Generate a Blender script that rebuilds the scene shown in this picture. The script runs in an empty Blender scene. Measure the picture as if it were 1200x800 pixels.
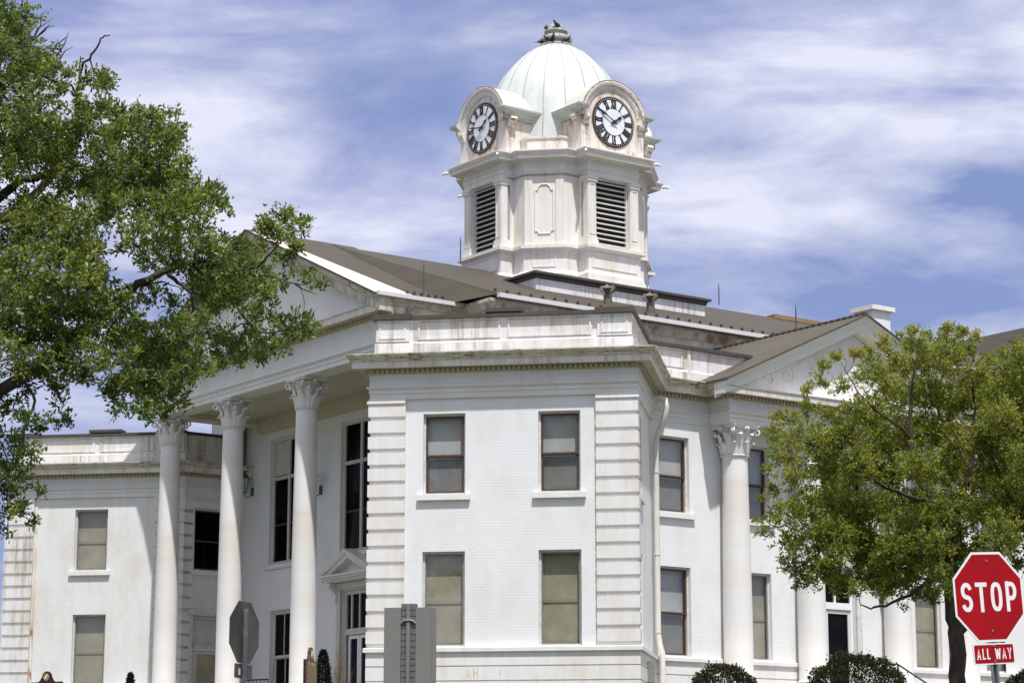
import bpy, math, random
import numpy as np
from math import sin, cos, pi, radians, sqrt, atan2
from mathutils import Vector, Matrix, Quaternion

S = bpy.context.scene
COL = S.collection
EYE = 1.65
GZ = 1.9                      # courthouse ground, measured from eye level
F, PITCH, YAW = 2710.0, radians(11.43), radians(8.97)
random.seed(7)

# ------------------------------------------------------------------ camera
cam = bpy.data.cameras.new('camera'); cam_ob = bpy.data.objects.new('camera', cam); COL.objects.link(cam_ob)
cam.sensor_width = 36.0; cam.lens = 36.0 * F / 1200.0
cam.clip_start = 0.1; cam.clip_end = 6000
cam_ob.location = (0, 0, EYE); cam_ob.rotation_euler = (pi / 2 + PITCH, 0, 0)
S.camera = cam_ob

def at(px, py, dist):
    """world point seen at a photo position, at a forward distance in metres"""
    c, s = cos(PITCH), sin(PITCH)
    u, v = (px - 600) / F, -(py - 400) / F
    d = Vector((u, c - s * v, s + c * v))
    d = d * (dist / d.y)
    return Vector((d.x, d.y, d.z + EYE))

def ground_z(y):
    t = min(1, max(0, (y - 14) / 38.0))
    return (EYE + GZ) * (t * t * (3 - 2 * t))

# ------------------------------------------------------------------ node helpers
def new_mat(name):
    m = bpy.data.materials.new(name); m.use_nodes = True
    nt = m.node_tree; nt.nodes.clear()
    out = nt.nodes.new('ShaderNodeOutputMaterial')
    b = nt.nodes.new('ShaderNodeBsdfPrincipled')
    nt.links.new(b.outputs[0], out.inputs[0])
    return m, nt, b

def N(nt, typ, **kw):
    n = nt.nodes.new(typ)
    for k, v in kw.items():
        if hasattr(n, k) and k not in ('Scale',): setattr(n, k, v)
        else: n.inputs[k].default_value = v
    return n

def mixc(nt, fac, a, b, blend='MIX'):
    n = nt.nodes.new('ShaderNodeMix'); n.data_type = 'RGBA'; n.blend_type = blend
    for sock, val in ((n.inputs[0], fac), (n.inputs[6], a), (n.inputs[7], b)):
        if hasattr(val, 'links'): nt.links.new(val, sock)
        elif isinstance(val, (tuple, list)): sock.default_value = (*val, 1.0)[:4]
        else: sock.default_value = val
    return n.outputs[2]

def ramp(nt, val, stops):
    r = nt.nodes.new('ShaderNodeMapRange'); r.clamp = True
    r.inputs[1].default_value, r.inputs[2].default_value = stops[0], stops[1]
    r.inputs[3].default_value, r.inputs[4].default_value = stops[2], stops[3]
    nt.links.new(val, r.inputs[0]); return r.outputs[0]

def mul(nt, a, b, op='MULTIPLY'):
    n = nt.nodes.new('ShaderNodeMath'); n.operation = op
    for i, v in enumerate((a, b)):
        if hasattr(v, 'links'): nt.links.new(v, n.inputs[i])
        else: n.inputs[i].default_value = v
    return n.outputs[0]

def uvnoise(nt, su, sv, detail=4, rough=.6, off=0.0):
    uv = nt.nodes.new('ShaderNodeUVMap')
    mp = nt.nodes.new('ShaderNodeMapping'); mp.inputs['Scale'].default_value = (su, sv, 1)
    mp.inputs['Location'].default_value = (off, off * .7, 0)
    nt.links.new(uv.outputs[0], mp.inputs[0])
    n = nt.nodes.new('ShaderNodeTexNoise'); n.inputs['Scale'].default_value = 1
    n.inputs['Detail'].default_value = detail; n.inputs['Roughness'].default_value = rough
    nt.links.new(mp.outputs[0], n.inputs['Vector']); return n.outputs[0]

def bump(nt, bsdf, height, strength=.3, dist=.02):
    b = nt.nodes.new('ShaderNodeBump'); b.inputs['Strength'].default_value = strength
    b.inputs['Distance'].default_value = dist
    nt.links.new(height, b.inputs['Height']); nt.links.new(b.outputs[0], bsdf.inputs['Normal'])

def paint(name, base, brick=False, streak=None, streak_amt=0, patch=None, patch_amt=0, rough=.62, grime=.12, spots=None, spot_amt=0, sh=0.0):
    m, nt, b = new_mat(name)
    col = mixc(nt, ramp(nt, uvnoise(nt, .5, .5, 5), (.35, .7, 0, grime)), base, tuple(c * .72 for c in base))
    col = mixc(nt, ramp(nt, uvnoise(nt, 9, 9, 3, .7, 3), (.45, .75, 0, grime)), col, tuple(c * .8 for c in base))
    if patch:
        col = mixc(nt, ramp(nt, uvnoise(nt, 1.1, .55, 6, .65, 11), (.46 - sh, .62 - sh, 0, patch_amt)), col, patch)
    if streak:
        f1 = ramp(nt, uvnoise(nt, 3.4, .3, 6, .75, 5), (.47 - sh, .62 - sh, 0, streak_amt))
        f2 = ramp(nt, uvnoise(nt, .9, .5, 3, .6, 23), (.38, .56, .1, 1))
        col = mixc(nt, mul(nt, f1, f2), col, streak)
    if spots:
        f1 = ramp(nt, uvnoise(nt, 1.5, 1.0, 6, .72, 41), (.57 - sh, .65 - sh, 0, spot_amt))
        col = mixc(nt, f1, col, spots)
    h = uvnoise(nt, 14, 14, 4, .7, 9)
    if brick:
        uv = nt.nodes.new('ShaderNodeUVMap')
        br = nt.nodes.new('ShaderNodeTexBrick')
        for k, v in dict(Scale=1.0).items(): br.inputs[k].default_value = v
        br.inputs['Mortar Size'].default_value = .007; br.inputs['Mortar Smooth'].default_value = .4
        br.inputs['Brick Width'].default_value = .215; br.inputs['Row Height'].default_value = .076
        br.inputs['Color1'].default_value = (1, 1, 1, 1); br.inputs['Color2'].default_value = (.97, .97, .97, 1)
        br.inputs['Mortar'].default_value = (.90, .90, .90, 1)
        nt.links.new(uv.outputs[0], br.inputs['Vector'])
        col = mixc(nt, .6, col, br.outputs['Color'], 'MULTIPLY')
        h = mul(nt, mul(nt, br.outputs['Fac'], -.6), mul(nt, h, .35), 'ADD')
    nt.links.new(col, b.inputs['Base Color'])
    b.inputs['Roughness'].default_value = rough
    bump(nt, b, h, (.35 if not brick else .32), .012)
    return m

def flat(name, base, rough=.5, metal=0, var=.25, scale=6, spec=None):
    m, nt, b = new_mat(name)
    col = mixc(nt, ramp(nt, uvnoise(nt, scale, scale, 5, .65, 2), (.35, .7, 0, 1)), base, tuple(c * (1 - var) for c in base))
    nt.links.new(col, b.inputs['Base Color'])
    b.inputs['Roughness'].default_value = rough; b.inputs['Metallic'].default_value = metal
    if spec is not None: b.inputs['Specular IOR Level'].default_value = spec
    bump(nt, b, uvnoise(nt, scale * 3, scale * 3, 3, .6, 8), .15, .01)
    return m

def glass(name, tint, gloss=.12, rough=.02, top=.6):
    m = bpy.data.materials.new(name); m.use_nodes = True
    nt = m.node_tree; nt.nodes.clear()
    out = nt.nodes.new('ShaderNodeOutputMaterial')
    t = nt.nodes.new('ShaderNodeBsdfTransparent'); t.inputs[0].default_value = (*tint, 1)
    g = nt.nodes.new('ShaderNodeBsdfGlossy'); g.inputs['Roughness'].default_value = rough
    lw = nt.nodes.new('ShaderNodeLayerWeight'); lw.inputs[0].default_value = .5
    pw = mul(nt, lw.outputs['Facing'], 4.0, 'POWER')
    f = ramp(nt, pw, (0, 1, gloss, top))
    nz = uvnoise(nt, .8, .8, 2); bp = nt.nodes.new('ShaderNodeBump'); bp.inputs['Strength'].default_value = .08
    bp.inputs['Distance'].default_value = .02
    nt.links.new(nz, bp.inputs['Height']); nt.links.new(bp.outputs[0], g.inputs['Normal'])
    mx = nt.nodes.new('ShaderNodeMixShader')
    nt.links.new(f, mx.inputs[0]); nt.links.new(t.outputs[0], mx.inputs[1]); nt.links.new(g.outputs[0], mx.inputs[2])
    nt.links.new(mx.outputs[0], out.inputs[0])
    return m

def roof_mat(name, base, pitch=.42, along='v'):
    m, nt, b = new_mat(name)
    uv = nt.nodes.new('ShaderNodeUVMap'); sep = nt.nodes.new('ShaderNodeSeparateXYZ'); nt.links.new(uv.outputs[0], sep.inputs[0])
    x = sep.outputs[0 if along == 'u' else 1]
    fr = nt.nodes.new('ShaderNodeMath'); fr.operation = 'FRACT'; nt.links.new(mul(nt, x, 1 / pitch), fr.inputs[0])
    line = ramp(nt, fr.outputs[0], (.0, .13, 1, 0))
    col = mixc(nt, ramp(nt, uvnoise(nt, .35, 1.6, 5), (.35, .7, 0, 1)), base, tuple(c * .7 for c in base))
    col = mixc(nt, ramp(nt, uvnoise(nt, 3, 3, 5, .7, 4), (.5, .75, 0, .6)), col, tuple(min(1, c * 1.5) for c in base))
    col = mixc(nt, mul(nt, line, .6), col, tuple(c * .4 for c in base))
    nt.links.new(col, b.inputs['Base Color']); b.inputs['Roughness'].default_value = .65
    bump(nt, b, line, .4, .02)
    return m

def leaf_mat(name, cols, trans=.35, spec=.35, ro=.45):
    m = bpy.data.materials.new(name); m.use_nodes = True
    nt = m.node_tree; nt.nodes.clear()
    out = nt.nodes.new('ShaderNodeOutputMaterial')
    a = nt.nodes.new('ShaderNodeAttribute'); a.attribute_name = 'tint'
    cr = nt.nodes.new('ShaderNodeValToRGB'); nt.links.new(a.outputs['Fac'], cr.inputs[0])
    el = cr.color_ramp.elements
    while len(el) < len(cols): el.new(.5)
    for i, (p, c) in enumerate(cols): el[i].position = p; el[i].color = (*c, 1)
    p = nt.nodes.new('ShaderNodeBsdfPrincipled'); p.inputs['Roughness'].default_value = ro
    p.inputs['Specular IOR Level'].default_value = spec
    nt.links.new(cr.outputs[0], p.inputs['Base Color'])
    t = nt.nodes.new('ShaderNodeBsdfTranslucent')
    nt.links.new(mixc(nt, 1.0, cr.outputs[0], (1.25, 1.35, .6), 'MULTIPLY'), t.inputs[0])
    mx = nt.nodes.new('ShaderNodeMixShader'); mx.inputs[0].default_value = trans
    nt.links.new(p.outputs[0], mx.inputs[1]); nt.links.new(t.outputs[0], mx.inputs[2])
    nt.links.new(mx.outputs[0], out.inputs[0])
    return m

def bark_mat(name, base):
    m, nt, b = new_mat(name)
    tc = nt.nodes.new('ShaderNodeTexCoord'); mp = nt.nodes.new('ShaderNodeMapping'); mp.inputs['Scale'].default_value = (14, 14, 4)
    nt.links.new(tc.outputs['Object'], mp.inputs[0])
    n = nt.nodes.new('ShaderNodeTexNoise'); n.inputs['Scale'].default_value = 1; n.inputs['Detail'].default_value = 6
    n.inputs['Roughness'].default_value = .7
    nt.links.new(mp.outputs[0], n.inputs['Vector'])
    col = mixc(nt, ramp(nt, n.outputs[0], (.35, .68, 0, 1)), tuple(c * .5 for c in base), tuple(c * 1.5 for c in base))
    nt.links.new(col, b.inputs['Base Color']); b.inputs['Roughness'].default_value = .9
    bump(nt, b, n.outputs[0], .8, .03)
    return m

STAIN = (.20, .15, .085); MOLD = (.07, .06, .045); RUST = (.30, .10, .03); CREAM = (.62, .52, .33)
M = dict(
    brick=paint('white_painted_brick', (.785, .785, .795), brick=True, patch=(.64, .59, .50), patch_amt=.28, grime=.1),
    brick_old=paint('weathered_white_brick', (.765, .76, .755), brick=True, patch=(.62, .56, .46), patch_amt=.4, streak=(.55, .47, .34), streak_amt=.2, grime=.12),
    stone=paint('white_painted_stone', (.78, .765, .755), streak=(.55, .46, .33), streak_amt=.28, patch=(.64, .56, .44), patch_amt=.4, grime=.12),
    trim=paint('white_painted_trim', (.78, .77, .76), streak=(.5, .42, .3), streak_amt=.25, patch=(.68, .60, .46), patch_amt=.3, grime=.12),
    cornice=paint('stained_white_cornice', (.66, .63, .55), sh=.02, streak=STAIN, streak_amt=.8, patch=(.42, .34, .21), patch_amt=.6, grime=.3, spots=(.24, .10, .035), spot_amt=.8),
    corona=paint('streaked_cornice_fascia', (.74, .72, .68), sh=.015, streak=(.34, .25, .14), streak_amt=.65, patch=(.58, .50, .37), patch_amt=.45, grime=.2),
    bedmould=paint('grimy_shade_toned_soffit', (.54, .475, .37), streak=(.3, .24, .16), streak_amt=.4, patch=(.44, .36, .25), patch_amt=.5, grime=.3),  # grime, with underside shade and warm bounce also put into the tan
    frieze=paint('greyed_white_frieze', (.76, .755, .745), streak=(.5, .43, .32), streak_amt=.16, patch=(.62, .55, .43), patch_amt=.35, grime=.15),
    parapet=paint('streaked_white_parapet', (.78, .77, .76), sh=.015, streak=(.22, .17, .11), streak_amt=.62, patch=(.6, .52, .40), patch_amt=.35, grime=.12),
    moldy=paint('mould_stained_cornice', (.70, .65, .54), streak=MOLD, streak_amt=.9, patch=(.48, .36, .18), patch_amt=.6, spots=MOLD, spot_amt=.75, grime=.3),
    tower=paint('weathered_tower_paint', (.77, .75, .71), sh=.0, streak=(.52, .44, .31), streak_amt=.5, patch=(.68, .61, .48), patch_amt=.4, grime=.15),
    rusty=paint('rust_stained_tower_paint', (.77, .74, .69), sh=.012, streak=RUST, streak_amt=.6, patch=(.68, .58, .42), patch_amt=.4, spots=RUST, spot_amt=.85, grime=.15),
    dome=paint('pale_green_dome_metal', (.66, .675, .655), sh=.02, streak=(.47, .53, .49), streak_amt=.55, patch=(.50, .57, .54), patch_amt=.65, grime=.35, spots=(.42, .46, .44), spot_amt=.4, rough=.5),
    verdigris=paint('verdigris_hood_metal', (.60, .63, .58), streak=(.38, .40, .32), streak_amt=.7, patch=(.45, .47, .38), patch_amt=.5, grime=.2, spots=RUST, spot_amt=.3),
    finial=paint('grey_green_finial', (.36, .37, .335), streak=(.2, .2, .15), streak_amt=.8, grime=.3),
    ceiling=paint('cream_porch_ceiling', (.58, .53, .44), patch=(.42, .35, .24), patch_amt=.4, grime=.2),
    roof=roof_mat('taupe_metal_roof', (.062, .050, .036), .45, 'v'),
    roofx=roof_mat('taupe_metal_gable_roof', (.088, .073, .054), .42, 'u'),
    coping=flat('brown_grey_coping', (.075, .064, .051), .6, 0, .3, 3),
    board=flat('bare_brown_board', (.34, .20, .11), .7, 0, .4, 5),
    whiteroof=paint('white_roof_flashing', (.76, .71, .66), streak=(.55, .38, .25), streak_amt=.4, patch=(.66, .52, .42), patch_amt=.5),
    seam=flat('grey_seam', (.42, .435, .415), .6, 0, .3, 5),
    gutter=flat('white_gutter_metal', (.66, .66, .655), .4, 0, .1),
    sash=flat('brown_sash_paint', (.10, .052, .034), .5, 0, .5, 8),
    greysash=flat('grey_storm_frame', (.25, .245, .23), .45, 0, .3, 8),
    whitesash=flat('white_sash_paint', (.62, .59, .54), .5, 0, .25, 8),
    casing=flat('flaking_white_casing', (.70, .68, .64), .6, 0, .35, 5),
    glass=glass('window_glass', (.90, .91, .90), .10),
    darkglass=glass('dark_window_glass', (.35, .35, .34), .012, .03, .16),
    blind=flat('grey_roller_blind', (.54, .54, .51), .85, 0, .28, 1.2),
    screen=flat('dark_grey_insect_screen', (.22, .215, .20), .9, 0, .15, 3),
    shade=flat('beige_window_shade', (.41, .375, .265), .8, 0, .3, 1.2),
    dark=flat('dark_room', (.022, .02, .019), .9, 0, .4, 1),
    louver=flat('white_louver_slat', (.70, .68, .63), .6, 0, .2, 6),
    pipe=flat('white_downspout_paint', (.70, .67, .60), .5, 0, .2, 5),
    box=flat('grey_meter_box', (.30, .29, .27), .5, .3, .2, 5),
    iron=flat('black_iron', (.02, .02, .021), .5, .4, .3, 9),
    rod=flat('grey_lightning_rod', (.12, .12, .12), .5, .6, .3, 9),
    dialwhite=flat('white_clock_dial', (.82, .83, .86), .4, 0, .06, 3),
    black=flat('black_clock_paint', (.02, .018, .017), .5, 0, .3, 9),
    edgerust=paint('rust_flaked_edge', (.60, .52, .42), sh=.05, streak=RUST, streak_amt=.8, spots=(.10, .045, .03), spot_amt=.9, patch=(.2, .1, .05), patch_amt=.8),
    dialrust=flat('rusty_dial_rim', (.17, .075, .04), .7, 0, .5, 6),
    ventmetal=flat('brown_vent_metal', (.15, .13, .105), .6, .1, .35, 6),
    red=flat('red_sign_sheeting', (.36, .004, .010), .5, 0, .2, 2, .15),
    signwhite=flat('white_sign_sheeting', (.80, .80, .80), .35, 0, .05, 3),
    signback=flat('weathered_sign_back', (.085, .074, .068), .6, 0, .25, 3),
    galv=flat('galvanised_post', (.30, .32, .33), .45, .7, .3, 12),
    granite=flat('grey_polished_granite', (.205, .20, .19), .45, 0, .22, 26),
    granite_rough=flat('carved_granite', (.155, .15, .142), .7, 0, .35, 14),
    bronze=flat('dark_brown_marker', (.055, .016, .012), .45, .2, .3, 8),
    gold=flat('gold_lettering', (.50, .33, .10), .45, .3, .3, 8),
    lantern=flat('verdigris_lantern', (.10, .14, .12), .5, .5, .4, 9),
    lampglass=flat('frosted_lantern_glass', (.40, .47, .45), .25, 0, .1, 5),
    soil=flat('lawn_soil', (.05, .055, .022), .95, 0, .5, .6),
    bark=bark_mat('grey_brown_bark', (.048, .038, .031)),
    bark2=bark_mat('dark_brown_bark', (.045, .033, .026)),
    pigeon=flat('slate_pigeon_feathers', (.022, .022, .026), .6, 0, .4, 14),
    graffiti=flat('faded_rust_lettering', (.70, .62, .51), .7, 0, .3, 9),
    concrete=flat('pale_concrete', (.36, .34, .31), .85, 0, .25, 3),
)
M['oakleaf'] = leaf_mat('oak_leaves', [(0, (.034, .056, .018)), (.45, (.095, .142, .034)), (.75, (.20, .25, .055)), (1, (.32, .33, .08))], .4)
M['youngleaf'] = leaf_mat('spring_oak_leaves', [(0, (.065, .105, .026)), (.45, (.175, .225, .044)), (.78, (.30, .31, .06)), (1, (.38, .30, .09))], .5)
M['boxleaf'] = leaf_mat('dark_shrub_leaves', [(0, (.022, .026, .014)), (.6, (.045, .048, .026)), (1, (.10, .085, .045))], .25, .1, .7)
M['coniferleaf'] = leaf_mat('dark_conifer_needles', [(0, (.008, .018, .008)), (.7, (.018, .035, .014)), (1, (.04, .06, .02))], .15)
M['drygrass'] = leaf_mat('dry_grass_blades', [(0, (.34, .2, .12)), (.6, (.48, .32, .2)), (1, (.6, .5, .36))], .3)

# ------------------------------------------------------------------ mesh builder
class MB:
    def __init__(s): s.v = []; s.f = []; s.sm = []
    def add(s, verts, faces, smooth=False):
        o = len(s.v); s.v += [tuple(v) for v in verts]
        s.f += [tuple(i + o for i in f) for f in faces]; s.sm += [smooth] * len(faces)
        return s
    def quad(s, a, b, c, d): return s.add([a, b, c, d], [(0, 1, 2, 3)])
    def poly(s, pts): return s.add(pts, [tuple(range(len(pts)))])
    def box(s, a, b):
        x0, y0, z0 = a; x1, y1, z1 = b
        v = [(x0, y0, z0), (x1, y0, z0), (x1, y1, z0), (x0, y1, z0), (x0, y0, z1), (x1, y0, z1), (x1, y1, z1), (x0, y1, z1)]
        return s.add(v, [(0, 3, 2, 1), (4, 5, 6, 7), (0, 1, 5, 4), (1, 2, 6, 5), (2, 3, 7, 6), (3, 0, 4, 7)])
    def hexa(s, v8): return s.add(v8, [(0, 3, 2, 1), (4, 5, 6, 7), (0, 1, 5, 4), (1, 2, 6, 5), (2, 3, 7, 6), (3, 0, 4, 7)])
    def prism(s, poly2, fn, t0, t1, smooth=False):
        """poly2: 2-D outline; fn(a,b,t) -> point"""
        n = len(poly2)
        v = [fn(a, b, t0) for a, b in poly2] + [fn(a, b, t1) for a, b in poly2]
        f = [(i, (i + 1) % n, n + (i + 1) % n, n + i) for i in range(n)]
        s.add(v, f, smooth)
        s.add(v, [tuple(reversed(range(n))), tuple(range(n, 2 * n))])
        return s
    def lathe(s, prof, seg=24, c=(0, 0), smooth=True, cap=True):
        v = []; f = []
        for r, z in prof:
            for k in range(seg):
                a = 2 * pi * k / seg; v.append((c[0] + r * cos(a), c[1] + r * sin(a), z))
        for i in range(len(prof) - 1):
            for k in range(seg):
                k2 = (k + 1) % seg
                f.append((i * seg + k, i * seg + k2, (i + 1) * seg + k2, (i + 1) * seg + k))
        s.add(v, f, smooth)
        if cap:
            n = len(prof) - 1
            s.add(v[:seg], [tuple(reversed(range(seg)))]); s.add(v[n * seg:], [tuple(range(seg))])
        return s
    def tube(s, pts, rad, n=8, cap=True, smooth=True):
        pts = [Vector(p) for p in pts]
        if not hasattr(rad, '__len__'): rad = [rad] * len(pts)
        v = []; f = []
        T0 = (pts[1] - pts[0]).normalized()
        up = Vector((0, 0, 1)) if abs(T0.z) < .9 else Vector((1, 0, 0))
        A = T0.cross(up).normalized()
        for i, p in enumerate(pts):
            T = (pts[min(i + 1, len(pts) - 1)] - pts[max(i - 1, 0)])
            T = T.normalized() if T.length > 1e-9 else T0
            A = A - T * A.dot(T); A = A.normalized() if A.length > 1e-6 else T.orthogonal().normalized()
            B = T.cross(A)
            for k in range(n):
                a = 2 * pi * k / n
                v.append(tuple(p + (A * cos(a) + B * sin(a)) * rad[i]))
        for i in range(len(pts) - 1):
            for k in range(n):
                k2 = (k + 1) % n
                f.append((i * n + k, i * n + k2, (i + 1) * n + k2, (i + 1) * n + k))
        s.add(v, f, smooth)
        if cap:
            s.add(v[:n], [tuple(reversed(range(n)))]); s.add(v[-n:], [tuple(range(n))])
        return s
    def sweep(s, path, prof, closed=False, pre=None, post=None, caps=False, smooth=False, back=0.0):
        """path of (p,q) with the outside on the right; prof of (out,z)"""
        n = len(path); P2 = [Vector(p) for p in path]
        rows = []
        for i in range(n):
            a = P2[i - 1] if (i > 0 or closed) else (Vector(pre) if pre else None)
            b = P2[(i + 1) % n] if (i < n - 1 or closed) else (Vector(post) if post else None)
            ns = []
            if a is not None: d = (P2[i] - a).normalized(); ns.append(Vector((d.y, -d.x)))
            if b is not None: d = (b - P2[i]).normalized(); ns.append(Vector((d.y, -d.x)))
            m = (ns[0] + ns[-1]) / 2; m = m / max(m.dot(m), .05)
            m = m if len(ns) > 1 else ns[0]
            rows.append([(P2[i].x + m.x * o, P2[i].y + m.y * o, z) for o, z in prof])
        k = len(prof); v = [p for r in rows for p in r]; f = []
        for i in range(n if closed else n - 1):
            j = (i + 1) % n
            for t in range(k - 1): f.append((i * k + t, j * k + t, j * k + t + 1, i * k + t + 1))
        s.add(v, f, smooth)
        if caps and not closed:
            for r, e in ((rows[0], 0), (rows[-1], 1)):
                # close the end against the wall plane
                i = 0 if e == 0 else n - 1
                d = (P2[1] - P2[0]) if e == 0 else (P2[-1] - P2[-2]); d.normalize(); nn = Vector((d.y, -d.x))
                zl = [p[2] for p in r]
                base = [(P2[i].x + nn.x * back, P2[i].y + nn.y * back, zl[-1]), (P2[i].x + nn.x * back, P2[i].y + nn.y * back, zl[0])]
                s.poly((list(r) + base) if e else list(reversed(list(r) + base)))
        return s
    def build(s, name, mat, parent=None, loc=None, zoff=0.0, label=None):
        me = bpy.data.meshes.new(name)
        v = np.array(s.v, dtype=np.float64)
        if zoff: v[:, 2] -= zoff
        me.from_pydata(v.tolist(), [], s.f); me.update()
        me.polygons.foreach_set('use_smooth', s.sm)
        uvl = me.uv_layers.new(name='UVMap')
        nf = len(me.polygons); nl = len(me.loops)
        nrm = np.empty(nf * 3); me.polygons.foreach_get('normal', nrm); nrm = nrm.reshape(-1, 3)
        tot = np.empty(nf, dtype=np.int32); me.polygons.foreach_get('loop_total', tot)
        vi = np.empty(nl, dtype=np.int32); me.loops.foreach_get('vertex_index', vi)
        ln = np.repeat(nrm, tot, axis=0); co = v[vi]
        h = np.hypot(ln[:, 0], ln[:, 1]); vert = h > .35
        hs = np.where(h < 1e-6, 1, h)
        u = np.where(vert, (-ln[:, 1] * co[:, 0] + ln[:, 0] * co[:, 1]) / hs, co[:, 0])
        w = np.where(vert, co[:, 2] / np.where(vert, np.maximum(h, .3), 1), co[:, 1])
        uvl.data.foreach_set('uv', np.stack([u, w], 1).ravel())
        me.materials.append(mat)
        o = bpy.data.objects.new(name, me); COL.objects.link(o)
        if parent: o.parent = parent
        if loc is not None: o.location = loc
        if label: o['label'] = label
        return o

def thing(name, label, cat, loc=(0, 0, 0), rz=0, group=None):
    o = bpy.data.objects.new(name, None); COL.objects.link(o); o.empty_display_size = .3
    o.location = loc; o.rotation_euler = (0, 0, rz); o['label'] = label; o['category'] = cat
    if group: o['group'] = group
    return o

def copy_tree(o, parent=None):
    c = o.copy(); COL.objects.link(c)
    if parent: c.parent = parent
    for ch in list(o.children): copy_tree(ch, c)
    return c

# ------------------------------------------------------------------ COURTHOUSE (local axes: x = along the side facade, y = along the entrance facade)
r0 = at(747, 620, 60)
HOUSE = thing('courthouse', 'large white painted brick courthouse with Corinthian porticoes, diagonal corner wings and a domed clock tower', 'courthouse',
              (r0.x, 60, EYE + GZ), pi / 4 - YAW)
k2 = sqrt(.5)
def LX(x, y): return ((x + y) * k2, (y - x) * k2)     # corner-wing axes to house axes
PC, QC = 10.12, 17.6
A_, B_, C_ = LX(-7.14, 0), (0, 0), LX(0, 4.3)
G_ = (.07, 10.1); G2 = (2.5, 10.1)
H_ = (.07, 25.1); H2 = (2.5, 25.1); I_ = (-4.51, 29.68); J_ = (.51, 34.7); K_ = (3.55, 31.66)
D_ = (2 * PC - C_[0], C_[1]); E_ = (2 * PC, 0); F_ = (2 * PC + 5.05, 5.05); F2 = (2 * PC + .5, 10.1)
BELT = 4.15; ENT = 10.75

def hb(mb, name, mat, parent=None, label=None):
    return mb.build(name, M[mat], parent or HOUSE, zoff=GZ, label=label)

class Wall:
    def __init__(s, a, b):
        s.a = Vector(a); s.d = (Vector(b) - s.a); s.len = s.d.length; s.d.normalize(); s.n = Vector((s.d.y, -s.d.x))
    def pt(s, u, out, z):
        w = s.a + s.d * u + s.n * out; return (w.x, w.y, z)
    def box(s, mb, u0, u1, o0, o1, z0, z1):
        mb.hexa([s.pt(u0, o1, z0), s.pt(u1, o1, z0), s.pt(u1, o0, z0), s.pt(u0, o0, z0), s.pt(u0, o1, z1), s.pt(u1, o1, z1), s.pt(u1, o0, z1), s.pt(u0, o0, z1)])
    def panel(s, z0, z1, holes, out=0.0, depth=.2, u0=0.0, u1=None):
        u1 = s.len if u1 is None else u1
        us = sorted({u0, u1, *[h[0] for h in holes], *[h[1] for h in holes]}); zs = sorted({z0, z1, *[h[2] for h in holes], *[h[3] for h in holes]})
        mb = MB()
        for i in range(len(us) - 1):
            for j in range(len(zs) - 1):
                cu, cz = (us[i] + us[i + 1]) / 2, (zs[j] + zs[j + 1]) / 2
                if any(h[0] < cu < h[1] and h[2] < cz < h[3] for h in holes): continue
                mb.quad(s.pt(us[i], out, zs[j]), s.pt(us[i + 1], out, zs[j]), s.pt(us[i + 1], out, zs[j + 1]), s.pt(us[i], out, zs[j + 1]))
        for a, b, c, d in holes:
            i = out - depth
            mb.quad(s.pt(a, out, c), s.pt(a, out, d), s.pt(a, i, d), s.pt(a, i, c))
            mb.quad(s.pt(b, out, d), s.pt(b, out, c), s.pt(b, i, c), s.pt(b, i, d))
            mb.quad(s.pt(a, out, d), s.pt(b, out, d), s.pt(b, i, d), s.pt(a, i, d))
            mb.quad(s.pt(b, out, c), s.pt(a, out, c), s.pt(a, i, c), s.pt(b, i, c))
        return mb

def frame_rect(w, mb, a, b, c, d, t, o0, o1):
    w.box(mb, a, a + t, o0, o1, c, d); w.box(mb, b - t, b, o0, o1, c, d)
    w.box(mb, a + t, b - t, o0, o1, c, c + t); w.box(mb, a + t, b - t, o0, o1, d - t, d)

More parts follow.
